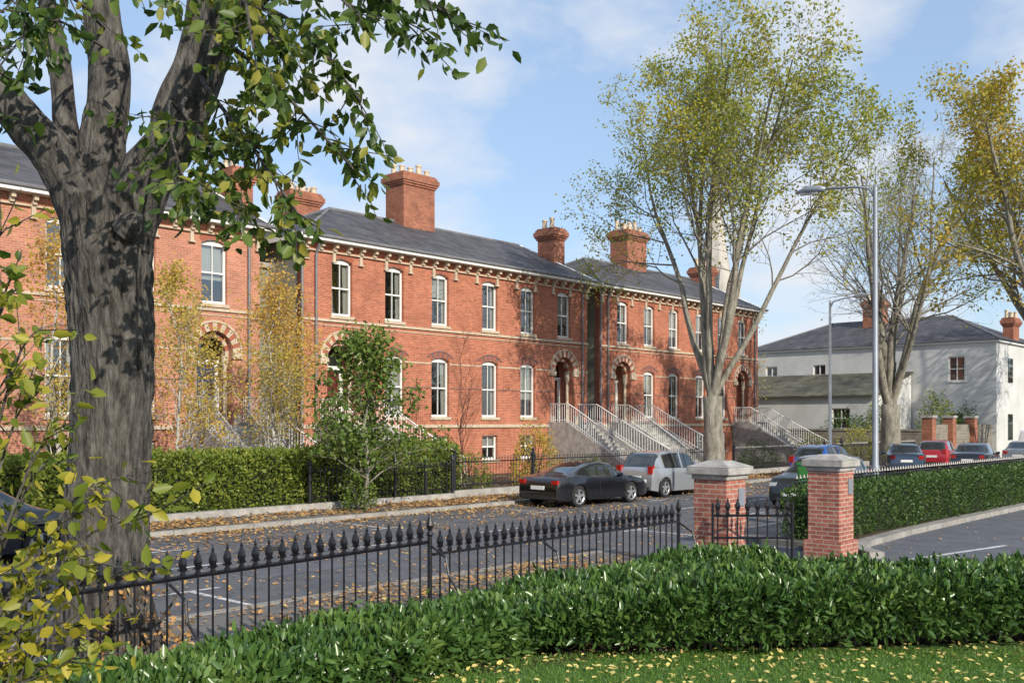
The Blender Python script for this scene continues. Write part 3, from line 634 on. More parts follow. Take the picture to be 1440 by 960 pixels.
# ---------------------------------------------------------------- trees
def grow(b,p,d,L,r,lvl,P,tips):
    ns=P['seg'][lvl]; pts=[p]; rr=[r]; q=p
    for i in range(ns):
        d=(d+Vector((random.gauss(0,1),random.gauss(0,1),random.gauss(0,1)))*P['wan'][lvl]+Vector((0,0,P['trop'][lvl]))).normalized()
        q=q+d*(L/ns); pts.append(q); rr.append(r*(1-(1-P['tap'])*(i+1)/ns))
    b.tube(pts,rr,P['sides'][lvl],0,cap=False)
    if lvl>=P['leaflvl']:
        for i in range(1,len(pts)): tips.append((pts[i],(pts[i]-pts[i-1]).normalized()))
    if lvl<P['max']:
        k=P['n'][lvl]
        for j in range(k):
            t=P['start'][lvl]+(1-P['start'][lvl])*(j+random.random())/k
            f=t*ns; i=min(int(f),ns-1); pos=pts[i].lerp(pts[i+1],f-i); dd=(pts[i+1]-pts[i]).normalized()
            ang=math.radians(random.uniform(*P['ang'][lvl])); ax=dd.cross(Vector((random.gauss(0,1),random.gauss(0,1),random.gauss(0,1)))).normalized()
            nd=(dd*math.cos(ang)+ax*math.sin(ang)).normalized()
            rad=rr[i]*(P['rr'][lvl]) if lvl else rr[i]*P['rr'][0]
            grow(b,pos,nd,L*P['ratio'][lvl]*(1.25-.75*t)*random.uniform(.75,1.2),max(rad,P['minr']),lvl+1,P,tips)
def scatter_leaves(tips,per,spread,ls,mm,par,six=False,wr=.6,prob=None,name='foliage',droop=.3):
    T=np.array([tuple(t[0]) for t in tips]); Dv=np.array([tuple(t[1]) for t in tips])
    if prob is not None: k=rng.random(len(T))<prob(T); T=T[k];Dv=Dv[k]
    T=np.repeat(T,per,0);Dv=np.repeat(Dv,per,0);n=len(T)
    C=T+rng.normal(size=(n,3))*spread; A=Dv*.5+rng.normal(size=(n,3))*.8-np.array([0,0,droop])
    cl=.5+.5*np.sin(T[:,0]*.9+T[:,2]*.7+np.sin(T[:,1]*1.3)); rn=np.clip(.6*rng.random(n)+.4*cl,0,1)
    leaves(name,C,A,rng.uniform(.7,1.3,n)*ls,mm,par,wr=wr,six=six,rnd=rn)
def street_tree(name,x,y,H,r0,fork,nl,tilt,mbark,mleaf,per,ls,seed,prob=None,n=(11,8,5),wan=.07,lean=(0,0),spread=.16,lim=1.0,ratio=.42,rl=(.42,.58),st0=.26):
    random.seed(seed); par=empty(name,x,y); b=MB()
    pts=[(x,y,-.05),(x,y,.15),(x+lean[0]*.3,y+lean[1]*.3,fork*.4),(x+lean[0]*.7,y+lean[1]*.7,fork*.75),(x+lean[0],y+lean[1],fork)]
    b.tube(pts,[r0*1.5,r0*1.2,r0,r0*.92,r0*.95],16,0,rough=.05)
    P=dict(seg=[10,6,4,2],wan=[wan,.15,.2,.25],trop=[.035,.05,.04,.02],tap=.18,sides=[8,5,3,3],leaflvl=2,max=3,n=n,start=[st0,.15,.1],ang=[(24,50),(25,60),(30,70)],ratio=[ratio,.5,.5],rr=[.38,.5,.6],minr=.009)
    tips=[]
    for i in range(nl):
        az=2*math.pi*(i+random.uniform(-.2,.2))/nl+seed; ti=math.radians(tilt[0]+(tilt[1]-tilt[0])*(((i*2.618)%1)))
        d=Vector((math.sin(ti)*math.cos(az),math.sin(ti)*math.sin(az),math.cos(ti)))
        L=(H-fork)*random.uniform(.88,1.0)*lim*(1-.12*math.sin(ti))
        grow(b,Vector(pts[-1])-Vector((0,0,random.uniform(0,.5))),d,L,r0*random.uniform(*rl),0,P,tips)
    b.build('trunk_and_branches',[mbark],par,smooth=True)
    if per: scatter_leaves(tips,per,spread,ls,mleaf,par,prob=prob)
    return par
def lime_prob(T):
    r=np.hypot(T[:,0]-35,T[:,1]-21)
    return np.clip((T[:,2]-8.5)/5+r*.10,.03,.95)*(.66+.34*np.sin(T[:,0]*1.1+T[:,1]*.8+T[:,2]*.9))
street_tree('lime_tree',35.0,21.0,17.4,.40,3.5,8,(6,33),M['barkl'],M['L_lime'],6,.14,3,prob=lime_prob,lean=(-.1,0),rl=(.34,.5),spread=.18,st0=.38,n=(10,8,5),ratio=.44)
street_tree('bare_tree',53.0,21.0,18.0,.50,3.4,7,(8,30),M['barkl'],M['L_lime'],1,.13,8,prob=lambda T:np.full(len(T),.25),n=(12,9,5),rl=(.32,.5))
street_tree('autumn_tree',42.8,10.1,16.2,.38,4,7,(12,40),M['barkl'],M['L_orange'],6,.15,21,prob=lambda T:.6+.35*np.sin(T[:,0]*1.2+T[:,2]))
street_tree('autumn_tree',66,10.2,17,.38,4,6,(14,30),M['barkl'],M['L_orange'],4,.16,25,prob=lambda T:np.full(len(T),.7),n=(8,6,4))
def slim_tree(name,x,y,H,r0,mbark,mleaf,per,ls,seed,spr=.12,n=26,up=(20,55),ln=.32,base=.15,sub=7,wr=.6):
    random.seed(seed); par=empty(name,x,y); b=MB(); tips=[]
    pts=[Vector((x+random.gauss(0,.05)*i*.4,y+random.gauss(0,.05)*i*.4,H*i/8)) for i in range(9)]
    b.tube(pts,[r0*(1-.85*i/8) for i in range(9)],8)
    P=dict(seg=[0,4,3],wan=[0,.14,.22],trop=[0,.08,.0],tap=.3,sides=[0,4,3],leaflvl=1,max=2,n=(0,sub),start=[0,.15],ang=[0,(25,65)],ratio=[0,.5],rr=[0,.6],minr=.005)
    for j in range(n):
        t=base+(1-base)*(j+random.random())/n; f=t*8; i=min(int(f),7); pos=pts[i].lerp(pts[i+1],f-i)
        az=random.uniform(0,6.28); a=math.radians(random.uniform(*up)); d=Vector((math.cos(az)*math.sin(a),math.sin(az)*math.sin(a),math.cos(a)))
        grow(b,pos,d,H*ln*(1.15-.85*t)*random.uniform(.65,1.3),r0*.3*(1.2-t),1,P,tips)
    b.build('trunk_and_branches',[mbark],par,smooth=True)
    if per: scatter_leaves(tips,per,spr,ls,mleaf,par,six=False,wr=wr,prob=lambda T:.62+.38*np.sin(T[:,0]*3.1+T[:,2]*2.3+T[:,1]*2))
    return par
slim_tree('birch_tree',14.0,25.2,6.4,.07,M['barkb'],M['L_gold'],8,.085,1,n=30,spr=.15,wr=.7)
slim_tree('birch_tree',15.2,26.0,5.8,.06,M['barkb'],M['L_gold'],6,.085,31,spr=.15,wr=.7)
slim_tree('birch_tree',16.9,25.0,6.6,.07,M['barkb'],M['L_gold'],9,.085,2,n=34,spr=.16,wr=.7,ln=.38)
slim_tree('birch_tree',18.4,26.5,6.4,.06,M['barkb'],M['L_gold'],9,.085,5,n=32,spr=.16,wr=.7,ln=.36)
slim_tree('birch_tree',10.6,25.0,7.2,.07,M['barkb'],M['L_gold'],7,.085,6,n=30,spr=.15,wr=.7)
slim_tree('birch_tree',8.0,24.8,6.4,.07,M['barkb'],M['L_gold'],7,.085,7,spr=.15,wr=.7)
slim_tree('hornbeam_tree',16.9,20.7,4.75,.07,M['barkl'],M['L_small'],8,.14,9,spr=.15,n=38,up=(35,90),ln=.38,base=.16,sub=8)
slim_tree('red_twigged_tree',26.9,27.2,5.6,.06,M['barkr'],M['L_gold'],0,.1,12,n=26,up=(15,45),ln=.45,sub=9)
def bush(name,x,y,rx,ry,h,n,ls,mm,z0=.1,six=False):
    par=empty(name,x,y); u=nrm(rng.normal(size=(n,3))); u[:,2]=np.abs(u[:,2])
    rad=1+.14*np.sin(u[:,0]*7+x)+.12*np.sin(u[:,1]*9+u[:,2]*6); rr=rad*rng.uniform(.78,1.02,n)
    C=np.c_[x+u[:,0]*rx*rr,y+u[:,1]*ry*rr,z0+(.15+.85*u[:,2]*rr)*h*rng.uniform(.9,1,n)]
    low=rng.random(n)<.3; C[low,2]=z0+rng.random(low.sum())*h*.4
    leaves('foliage',C,u+rng.normal(size=(n,3))*.6,rng.uniform(.7,1.3,n)*ls,mm,par,wr=.55,six=six)
    b=MB()
    for i in range(9):
        a=random.uniform(0,6.28); b.tube([(x,y,0),(x+math.cos(a)*rx*.3,y+math.sin(a)*ry*.3,h*.5),(x+math.cos(a)*rx*.7,y+math.sin(a)*ry*.7,h*.85)],[.03,.02,.006],4)
    b.build('stems',[M['bark']],par); return par
bush('garden_shrub',28.2,24.6,.95,.9,2.3,2600,.1,M['L_gold'])
bush('garden_shrub',24.5,24.4,.8,.8,1.3,1500,.09,M['L_hedge2'])
bush('garden_shrub',31.5,24.5,1.1,.8,1.0,1500,.09,M['L_hedge3'])
bush('garden_shrub',46,25,1.2,1.0,1.4,1800,.1,M['L_hedge3'])
bush('garden_shrub',51.5,24.5,1.6,1.2,1.6,2200,.1,M['L_hedge2'])
bush('garden_shrub',56,24,1.4,1.2,2.2,2200,.1,M['L_lime'])
bush('garden_shrub',61.5,27,1.6,2,3.0,3200,.13,M['L_hedge3'])
bush('garden_shrub',65.2,26.6,1.0,1.0,4.0,2600,.13,M['L_hedge2'])
bush('garden_shrub',66.5,23.3,1.9,1.3,4.2,3600,.14,M['L_hedge2'])
bush('garden_shrub',70,22.6,1.4,.8,3.4,2600,.14,M['L_hedge3'])
bush('garden_shrub',12.2,24.5,.9,.8,2.6,2600,.09,M['L_hedge3'])
bush('garden_shrub',19.7,25.3,1.1,.9,2.5,2600,.09,M['L_hedge2'])
bush('ivy_shrub',16.8,20.9,.45,.4,1.1,1200,.08,M['L_small'])
slim_tree('garden_tree',64,36,9.5,.15,M['barkl'],M['L_gold'],3,.14,41,n=30,up=(25,60),ln=.38,spr=.2)
slim_tree('garden_tree',63,41,10,.15,M['barkl'],M['L_orange'],3,.14,42,n=30,up=(25,60),ln=.38,spr=.2)
slim_tree('garden_tree',88,33,14,.2,M['barkl'],M['L_gold'],1,.14,43,n=34,up=(25,55),ln=.38,spr=.2)
Cs=[];As=[]
for i in range(70):
    X=random.uniform(95,190); Y=random.uniform(-50,110); h=random.uniform(7,12); 
    if 0<Y-12<9 : continue
    k=260; u=nrm(rng.normal(size=(k,3))); Cs.append(np.array([X,Y,h*.6])+u*np.array([3.8,3.8,h*.42])*rng.uniform(.5,1,(k,1))); As.append(u+rng.normal(size=(k,3))*.5)
C=np.concatenate(Cs);A=np.concatenate(As); leaves('distant_tree_line',C,A,rng.uniform(.6,1.3,len(C)),leafmat('leaf_distant',[(.10,.095,.05),(.15,.13,.06),(.2,.16,.07)],.2),None,wr=.8,six=False)

# ------- foreground tree
BX,BY=4.6,9.7
def T(l,dep,z): v=np.array([BX,BY,0.])+R_*l+D_*dep; return Vector((v[0],v[1],z))
random.seed(5); par=empty('broadleaf_tree',BX,BY); b=MB()
def smooth_path(ctrl,rads,k=5):
    pts=[];rr=[]
    c=[ctrl[0]]+list(ctrl)+[ctrl[-1]]
    for i in range(1,len(c)-2):
        for j in range(k):
            t=j/k; p0,p1,p2,p3=c[i-1],c[i],c[i+1],c[i+2]
            pts.append(.5*((2*p1)+(p2-p0)*t+(2*p0-5*p1+4*p2-p3)*t*t+(3*p1-p0-3*p2+p3)*t**3)); rr.append(rads[i-1]*(1-t)+rads[i]*t)
    pts.append(ctrl[-1]); rr.append(rads[-1]); return pts,rr
def limb(ctrl,rads,n=12,rough=.07,k=5):
    p,r=smooth_path([T(*c) for c in ctrl],rads,k); b.tube(p,r,n,0,rough=rough); return p,r
limb([(0,0,-.1),(0,0,.25),(-.02,0,1.0),(.02,0,2.0),(.06,0,3.0),(.05,0,3.9),(.03,0,4.7)],[.66,.50,.39,.37,.365,.39,.42],110,.075,26)
limb([(-.1,0,4.3),(-.35,-.1,4.95),(-.72,-.25,5.45),(-1.15,-.4,5.95),(-2.0,-.6,6.6)],[.27,.21,.18,.16,.12],40,.08,14)
limb([(-.02,.05,4.4),(-.1,.15,5.2),(-.08,.3,6.0),(-.22,.4,6.9),(-.3,.5,8.5)],[.30,.21,.19,.17,.1],40,.08,14)
limb([(.15,0,4.3),(.42,-.05,4.9),(.75,-.1,5.35),(1.05,-.2,5.95),(1.35,-.3,6.7),(1.7,-.4,8.2)],[.30,.25,.22,.20,.18,.1],40,.08,14)
limb([(.6,0,5.1),(.55,.2,5.7),(.75,.3,6.3),(.8,.5,7.4)],[.16,.13,.12,.08],20,.07,8)
limb([(-.3,-.1,4.9),(-.5,.2,5.6),(-.62,.3,6.3),(-.9,.4,7.4)],[.13,.11,.1,.07],20,.07,8)
limb([(1.0,-.15,5.85),(1.5,-.5,6.3),(2.1,-.9,6.6),(2.9,-1.3,6.7)],[.09,.07,.055,.03],10)
limb([(.32,-.3,4.35),(.42,-.36,4.42),(.46,-.38,4.5)],[.15,.13,.05],14)
twT=[]
def leafy(ctrl,r=.022,ntw=16,tl=(.3,.75),st=.2,dens=1):
    p,rr=smooth_path([T(*c) for c in ctrl],[r*(1-.7*i/(len(ctrl)-1)) for i in range(len(ctrl))],5); b.tube(p,rr,5,0,cap=False)
    for j in range(ntw):
        t=st+(1-st)*(j+random.random())/ntw; f=t*(len(p)-1); i=min(int(f),len(p)-2); pos=p[i].lerp(p[i+1],f-i); dd=(p[i+1]-p[i]).normalized()
        d=(dd*.7+Vector((random.gauss(0,.6),random.gauss(0,.6),random.gauss(-.15,.5)))).normalized(); L=random.uniform(*tl); q=[pos]
        for s in range(4):
            d=(d+Vector((random.gauss(0,.2),random.gauss(0,.2),random.gauss(-.08,.15)))).normalized(); q.append(q[-1]+d*L/4)
            for g in ((.33,.66,1.0) if dens else (.5,)): twT.append((q[-2].lerp(q[-1],g),d))
        b.tube(q,[.008,.007,.005,.004,.003],3,0,cap=False)
leafy([(1.4,-.3,6.8),(2.0,-1,6.7),(2.8,-1.7,6.3),(3.6,-2,5.7)],.035,24)
leafy([(1.4,-.3,6.9),(2.0,-.8,6.9),(2.7,-1.6,6.4),(3.25,-2.1,5.6)],.03,22)
leafy([(1.2,-.2,6.4),(1.7,-.8,6.3),(2.3,-1.5,5.8),(2.85,-2,5.05)],.03,20,st=.3)
leafy([(1.1,-.2,6.1),(1.5,-.9,5.9),(2.1,-1.5,5.3),(2.8,-2,4.5)],.03,22,st=.35)
leafy([(1.0,-.2,5.9),(1.3,-.9,5.5),(1.8,-1.6,4.9),(2.35,-2,4.15)],.028,22,st=.4)
leafy([(.9,-.2,5.7),(1.1,-1,5.3),(1.5,-1.6,4.8),(1.95,-2,4.15)],.025,16,st=.45)
leafy([(.8,-.1,5.5),(.95,-.9,5.4),(1.2,-1.6,4.9),(1.45,-2,4.4)],.02,9,st=.5)
leafy([(1.2,-.2,6.4),(1.4,-1,6.3),(1.9,-1.8,5.9),(2.3,-2.3,5.3)],.025,16,st=.35)
leafy([(1.5,-.4,7.4),(2.0,-1.2,7.0),(2.4,-2,6.2),(2.95,-2.4,5.5)],.03,18)
leafy([(1.3,-.3,7.0),(1.6,-1.2,6.6),(1.9,-2,6.0),(2.1,-2.4,5.3)],.03,14,st=.35)
leafy([(-.1,.2,6.5),(.1,-1,6.3),(.3,-2,5.8),(.45,-2.6,5.4)],.02,8)
leafy([(-.1,.2,6.3),(-.1,-1,6.1),(-.05,-2,5.3),(0,-2.6,4.6)],.014,8)
leafy([(-1,-.4,6.3),(-.8,-1.4,5.9),(-.8,-2.2,5.3),(-.8,-2.6,4.7)],.014,10)
leafy([(-.6,-.2,6.9),(-.3,-1.2,6.4),(0.1,-2,5.9),(.2,-2.4,5.6)],.018,9)
leafy([(.6,.3,7.4),(.9,-1,7),(1.2,-2,6.2),(1.4,-2.6,5.9)],.02,10)
for i in range(14):
    l=random.uniform(-3,3.3); dp=random.uniform(-3.5,3); leafy([(l*.4,dp*.3,8),(l*.8,dp*.8,8.3),(l*1.1,dp*1.2,random.uniform(7.6,9.5))],.03,8,tl=(.5,1.1),dens=0)
b.build('trunk_and_branches',[M['bark']],par,smooth=True)
scatter_leaves(twT,1,.035,.125,M['L_fore'],par,six=True,wr=.52,droop=.55)
bush('brushwood',BX+.1,BY-.45,.6,.3,.9,350,.07,M['L_litter'])
# ------- near shrub (left)
def CR(l,d,z): v=R_*l+D_*d; return Vector((v[0],v[1],z))
par=empty('leafy_shrub',*(CR(-2.35,4.1,0).xy),.3); b=MB(); twT=[]
def leafyc(ctrl,r=.01,ntw=8,tl=(.1,.28)):
    p,rr=smooth_path([CR(*c) for c in ctrl],[r*(1-.7*i/(len(ctrl)-1)) for i in range(len(ctrl))],4); b.tube(p,rr,4,0,cap=False)
    for j in range(ntw):
        t=.3+.7*(j+random.random())/ntw; f=t*(len(p)-1); i=min(int(f),len(p)-2); pos=p[i].lerp(p[i+1],f-i); dd=(p[i+1]-p[i]).normalized()
        d=(dd*.8+Vector((random.gauss(0,.5),random.gauss(0,.5),random.gauss(0,.4)))).normalized(); L=random.uniform(*tl); q=[pos,pos+d*L*.5,pos+d*L]
        b.tube(q,[.004,.003,.002],3,0,cap=False)
        for s in q: twT.append((s,d))
        twT.append((q[0].lerp(q[1],.5),d)); twT.append((q[1].lerp(q[2],.5),d))
B0=(-2.35,4.1,.36)
for e in [(-1.46,4.0,2.12),(-1.58,4.1,2.28),(-1.65,3.9,1.95),(-1.5,4.0,1.9),(-1.85,4.2,2.5),(-1.98,4.2,2.9),(-2.08,4.1,3.3),(-1.98,4.0,2.1),(-1.85,3.9,1.7),(-1.95,3.8,1.45),(-2.05,4.1,2.7),(-2.15,4.2,3.0),(-2.0,3.9,1.9),(-1.75,4.0,1.55),(-2.2,4,3.4),(-2.3,4.2,2.5),(-2.5,4.1,2.9),(-2.6,4,2.2),(-1.97,4.3,2.35),(-1.7,4.1,2.15),(-2.08,4.3,2.6),(-2.0,4.2,1.7),(-1.9,4.1,1.95),(-2.15,4.3,3.15),(-1.85,3.9,1.5),(-1.65,4.0,1.7)]:
    m1=((B0[0]*.75+e[0]*.25),4.1,.36+(e[2]-.36)*.55); m2=((B0[0]*.35+e[0]*.65),e[1],.36+(e[2]-.36)*.92)
    leafyc([B0,m1,m2,e],.012,9)
b.build('stems',[M['bark']],par); scatter_leaves(twT,1,.015,.07,M['L_shrub'],par,six=True,wr=.55,droop=.35)

# ---------------------------------------------------------------- street lamps
def lamp(x,y,H,arm,mm):
    par=empty('street_lamp',x,y); b=MB()
    b.lathe(x,y,[(.11,0),(.11,1.3),(.085,1.4),(.055,H-.15),(.055,H)],12)
    s=1 if arm>0 else -1
    b.tube([(x,y,H-.35),(x,y+s*.15,H-.08),(x,y+s*.5,H+.02),(x,y+arm*.7,H+.12)],[.045,.04,.035,.03],8)
    b.build('pole',[mm],par,smooth=True); b=MB()
    y0=y+arm*.62;y1=y+arm*1.0
    b.tube([(x,y0,H+.1),(x,y0+(y1-y0)*.2,H+.13),(x,y0+(y1-y0)*.6,H+.15),(x,y1,H+.12)],[.05,.1,.12,.04],8,0); b.tube([(x,y0+(y1-y0)*.25,H+.07),(x,y0+(y1-y0)*.85,H+.07)],[.07,.06],8,1)
    b.build('lantern',[mm,M['headlight']],par,smooth=True)
lamp(25.5,10.5,8.65,2.2,M['galv']); lamp(46.5,21.4,8.4,-1.9,M['white'])
cx,cy=22.25,10.8; par=empty('utility_cabinet',cx,cy); b=MB(); b.box(cx-.21,cx+.21,cy-.17,cy+.17,.12,.2,1); b.box(cx-.2,cx+.2,cy-.16,cy+.16,.2,1.46,0); b.box(cx-.22,cx+.22,cy-.18,cy+.18,1.46,1.52,0)
b.box(cx-.212,cx-.201,cy-.12,cy+.12,.3,1.35,0); b.box(cx-.222,cx-.212,cy+.06,cy+.08,.8,.95,1); b.build('cabinet',[M['greenbox'],M['plastic']],par,bevel=.02)
def sign(x,y,h,sz,mm):
    par=empty('traffic_sign',x,y); b=MB(); b.tube([(x,y,0),(x,y,h)],.03,6); b.box(x-.05,x-.035,y-sz/2,y+sz/2,h-sz*1.3,h,1); b.build('sign',[M['galv'],mm],par)
sign(60,10.2,2.7,.4,M['plate']); sign(47,10.2,2.6,.35,M['galv'])

# ---------------------------------------------------------------- cars
def carpaint(name,c,metal=.2):
    m,nt,b=base(name); b.inputs['Base Color'].default_value=rgb(c); b.inputs['Roughness'].default_value=.32; b.inputs['Metallic'].default_value=metal; b.inputs['Coat Weight'].default_value=1; b.inputs['Coat Roughness'].default_value=.04
    no=N(nt,'ShaderNodeTexNoise'); no.inputs['Scale'].default_value=3; mr=N(nt,'ShaderNodeMapRange'); mr.inputs[3].default_value=.22; mr.inputs[4].default_value=.38
    nt.links.new(no.outputs['Fac'],mr.inputs[0]); nt.links.new(mr.outputs[0],b.inputs['Roughness']); return m
# L, W, roofline, belt rear, belt front, wheel x, side-glass x-range
PROF={
 'hatch':(3.8,1.7,[(0,.55),(.02,.86),(.08,.98),(.16,1.04),(.42,1.38),(.62,1.46),(1.2,1.51),(1.9,1.5),(2.3,1.44),(3.0,1.02),(3.1,.99),(3.5,.87),(3.72,.74),(3.8,.5)],.97,.9,(.62,3.1),(.62,2.88)),
 'sport':(4.3,1.8,[(0,.5),(.03,.72),(.12,.86),(.5,.93),(.8,1.0),(1.2,1.14),(1.7,1.25),(2.15,1.29),(2.55,1.24),(3.2,.9),(3.35,.85),(3.9,.75),(4.15,.62),(4.3,.42)],.86,.82,(.85,3.3),(1.35,3.1)),
 'sedan':(4.4,1.75,[(0,.5),(.02,.85),(.1,.97),(.55,1.0),(.65,1.03),(1.15,1.37),(1.6,1.44),(2.1,1.44),(2.5,1.38),(3.15,.99),(3.3,.95),(4.1,.8),(4.33,.66),(4.4,.46)],.93,.88,(.8,3.55),(.98,3.0)),
 'van':(4.8,1.85,[(0,.5),(.02,1.1),(.08,1.85),(.3,1.97),(2.0,2.0),(3.1,1.96),(3.4,1.86),(4.05,1.2),(4.2,1.12),(4.6,.98),(4.75,.75),(4.8,.5)],1.15,1.08,(.85,3.95),(2.6,3.9)),
}
def car(name,x,y,yaw,kind,col,metal=.2):
    L,W,prof,b0,b1,wx,gx=PROF[kind]; px=[p[0] for p in prof]; pz=[p[1] for p in prof]
    par=empty(name,x,y,0,yaw); RW=.31; RA=.355
    st=sorted(set([round(v,3) for v in np.arange(0,L+.001,.05)]+px+[c+s for c in wx for s in(-RA,-RA*.93,-RA*.75,-RA*.4,0,RA*.4,RA*.75,RA*.93,RA)]))
    st=[s for i,s in enumerate(st) if i==0 or s-st[i-1]>.008 or s in px]
    rings=[]; cabs=[]
    for s in st:
        tz=float(np.interp(s,px,pz)); tz=.5*tz+.25*float(np.interp(s-.07,px,pz))+.25*float(np.interp(s+.07,px,pz)) if .1<s<L-.1 else tz
        e=min(s,L-s); pl=1-.16*max(0,1-e/.55)**2-.02*max(0,1-e/1.4); w=W/2*pl
        bel=b0+(b1-b0)*s/L; c=max(0,min(1,(tz-bel)/.3)); bz=.2+.06*max(0,1-e/.3)
        for xc in wx:
            if abs(s-xc)<RA: bz=max(bz,RW+math.sqrt(max(0,RA*RA-(s-xc)**2)))
        hk=.05 if kind=='sport' else 0
        bb=min(bel+hk*max(0,1-abs(s-wx[0])/.8),tz-.035); flare=(.03 if kind=='sport' else .018)*sum(max(0,1-abs(s-xc)/.5) for xc in wx)
        z2=min(max(.52,bz+.02),bb-.02) ; bz=min(bz,bb-.05)
        wt=w*.93*(1-c)+w*.745*c
        ring=[(w*.8,bz),(w*.975+flare,bz),(w+flare,(z2)),(w+flare*.5,(z2+bb)/2),(w*.975,bb),(w*.955*(1-c)+c*w*.945,bb+.012 if c>.02 else bb+.005),(wt,max(tz-.05-.02*c,bb+.014)),(wt*.86,tz-.018),(wt*.5,tz-.003),(0,tz)]
        rings.append((s,ring)); cabs.append(c)
    b=MB(); k=len(rings[0][1]); full=2*k-1
    for s,r in rings:
        for (yy,zz) in r: b.v.append((s-L/2,yy,zz))
        for (yy,zz) in r[-2::-1]: b.v.append((s-L/2,-yy,zz))
    bp=(gx[0]+gx[1])/2-.1
    for i in range(len(rings)-1):
        sm=(st[i]+st[i+1])/2; slope=abs((rings[i+1][1][-1][1]-rings[i][1][-1][1])/(st[i+1]-st[i])); cc=min(cabs[i],cabs[i+1])
        for j in range(full-1):
            jj=j if j<k-1 else full-2-j; m=0
            inside=gx[0]<sm<gx[1] and cc>.12
            if jj==5 and inside and abs(sm-bp)>.04: m=1
            if jj in(7,8) and slope>.33 and cc>.05 and (kind!='van' or sm>3): m=1
            if jj==6 and slope>.5 and cc>.05 and (kind!='van' or sm>3): m=1
            if kind=='sport' and jj in(7,8) and .8<sm<1.6: m=1
            if jj==0: m=2
            if jj==4 and inside: m=2
            b.f.append((i*full+j,(i+1)*full+j,(i+1)*full+j+1,i*full+j+1)); b.m.append(m)
    b.f.append(tuple(range(full)));b.m.append(0); o=(len(rings)-1)*full; b.f.append(tuple(o+j for j in range(full-1,-1,-1)));b.m.append(0)
    bo=b.build('body',[carpaint(name+'_paint',col,metal),M['carglass'],M['plastic']],None,smooth=True)
    bo.parent=par
    try: bo.data.set_sharp_from_angle(angle=math.radians(38))
    except Exception: pass
    b=MB(); h=L/2
    b.box(-h+.2,h-.2,-W/2+.27,W/2-.27,.2,.55,0)
    for xc in wx: b.box(xc-h-.38,xc-h+.38,-W/2+.05,W/2-.05,.55,.64,0)
    b.box(-h-.012,-h+.1,-.26,.26,.52 if kind=='sport' else .6,.63 if kind=='sport' else .71,1)
    b.box(-h-.008,-h+.08,-W/2*.7,W/2*.7,.25,.36,0)
    b.box(h-.1,h+.012,-.26,.26,.38,.49,1); b.box(h-.1,h+.004,-W/2*.55,W/2*.55,.26,.37,0)
    for sy in(-1,1):
        a_=W/2*.60; c_=W/2*.815; y0,y1=sorted((sy*a_,sy*c_))
        if kind=='hatch': b.box(-h+.0,-h+.17,y0+sy*.02,y1+sy*.03,.78,1.04,2)
        elif kind=='van': b.box(-h-.01,-h+.1,y0,y1,.8,1.2,2)
        else: b.box(-h+.0,-h+.12,y0-.03,y1+.0,.68 if kind=='sport' else .74,.8 if kind=='sport' else .9,2)
        b.box(h-.3,h-.06,y0-.02,y1,.56 if kind=='sport' else .6,.66 if kind=='sport' else .76,3)
        X=wx[1]-h-(.62 if kind!='sedan' else .75); b.tube([(X,sy*(W/2-.06),b1+.04),(X-.02,sy*(W/2+.02),b1+.07),(X-.03,sy*(W/2+.12),b1+.08)],[.03,.075,.06],7,4)
        for sx in(gx[0]+.42,gx[1]-.1): b.box(sx-h-.006,sx-h+.006,sy*W/2-.008,sy*W/2+.004,.36,b1-.07,0)
        b.box(bp-h+.0,bp-h+.16,min(sy*W/2*.99,sy*W/2*1.02),max(sy*W/2*.99,sy*W/2*1.02),b1-.13,b1-.09,4)
    b.build('fittings',[M['plastic'],M['plate'],M['taillight'],M['headlight'],bo.data.materials[0]],None).parent=par
    b=MB()
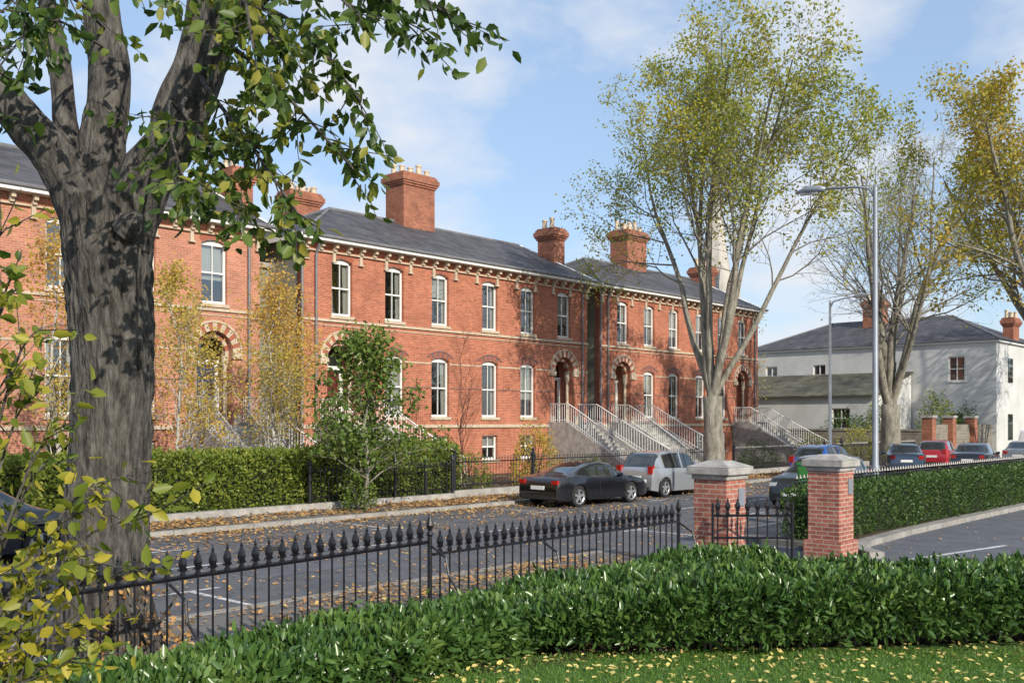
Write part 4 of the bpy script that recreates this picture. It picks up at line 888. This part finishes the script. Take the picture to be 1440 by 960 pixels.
    for xc in wx:
        for sy in(-1,1):
            X=xc-h; yo=sy*(W/2-.01); yi=sy*(W/2-.21); n=22
            prof_=[(yi,.2),(yi,.29),(yi+sy*.03,RW),(yo-sy*.03,RW),(yo,.285),(yo,.215)]
            bse=len(b.v)
            for (yy,r) in prof_:
                for j in range(n):
                    a=2*math.pi*j/n; b.v.append((X+r*math.cos(a),yy,RW+r*math.sin(a)))
            for i in range(len(prof_)-1):
                for j in range(n):
                    j2=(j+1)%n; b.f.append((bse+i*n+j,bse+i*n+j2,bse+(i+1)*n+j2,bse+(i+1)*n+j)); b.m.append(0)
            yc=yo-sy*.05; b.poly([(X+.218*math.cos(2*math.pi*j/n),yc,RW+.218*math.sin(2*math.pi*j/n)) for j in range(n)],2)
            for q in range(5):
                a=2*math.pi*q/5+.3
                ca,sa=math.cos(a),math.sin(a); P=[]
                for (r,wd) in((.03,.035),(.205,.028)):
                    P.append((X+r*ca-wd*sa,RW+r*sa+wd*ca)); P.append((X+r*ca+wd*sa,RW+r*sa-wd*ca))
                P=[P[0],P[1],P[3],P[2]]; b.prism(P,'y',min(yc,yc+sy*.035),max(yc,yc+sy*.035),1)
            for j in range(n):
                a,a2=2*math.pi*j/n,2*math.pi*(j+1)/n
                b.poly([(X+.216*math.cos(a),yo-sy*.004,RW+.216*math.sin(a)),(X+.216*math.cos(a2),yo-sy*.004,RW+.216*math.sin(a2)),(X+.19*math.cos(a2),yo-sy*.02,RW+.19*math.sin(a2)),(X+.19*math.cos(a),yo-sy*.02,RW+.19*math.sin(a))],1)
            b.box(X-.05,X+.05,min(yc,yc+sy*.04),max(yc,yc+sy*.04),RW-.05,RW+.05,1)
    b.build('wheels',[M['tyre'],M['rim'],M['plastic']],None).parent=par
    return par
car('sports_coupe',24.0,18.9,math.radians(-2),'sport',(.006,.006,.008),.1)
car('hatchback_car',28.8,19.15,0,'hatch',(.42,.44,.46),.6)
car('hatchback_car',40.6,18.9,0,'hatch',(.02,.10,.42),.3)
car('hatchback_car',27.8,13.05,math.pi,'hatch',(.008,.01,.014),.1)
car('saloon_car',48.5,18.6,math.radians(25),'sedan',(.03,.05,.09),.3)
car('hatchback_car',55.5,19.4,math.radians(10),'hatch',(.42,.02,.03),.2)
car('saloon_car',51.5,16.2,math.radians(8),'sedan',(.015,.02,.03),.2)
car('saloon_car',60,16.2,math.radians(4),'sedan',(.25,.27,.3),.5)
car('panel_van',68.5,17.6,0,'van',(.75,.76,.77),.0)
car('hatchback_car',6.2,18.9,0,'hatch',(.01,.012,.02),.1)
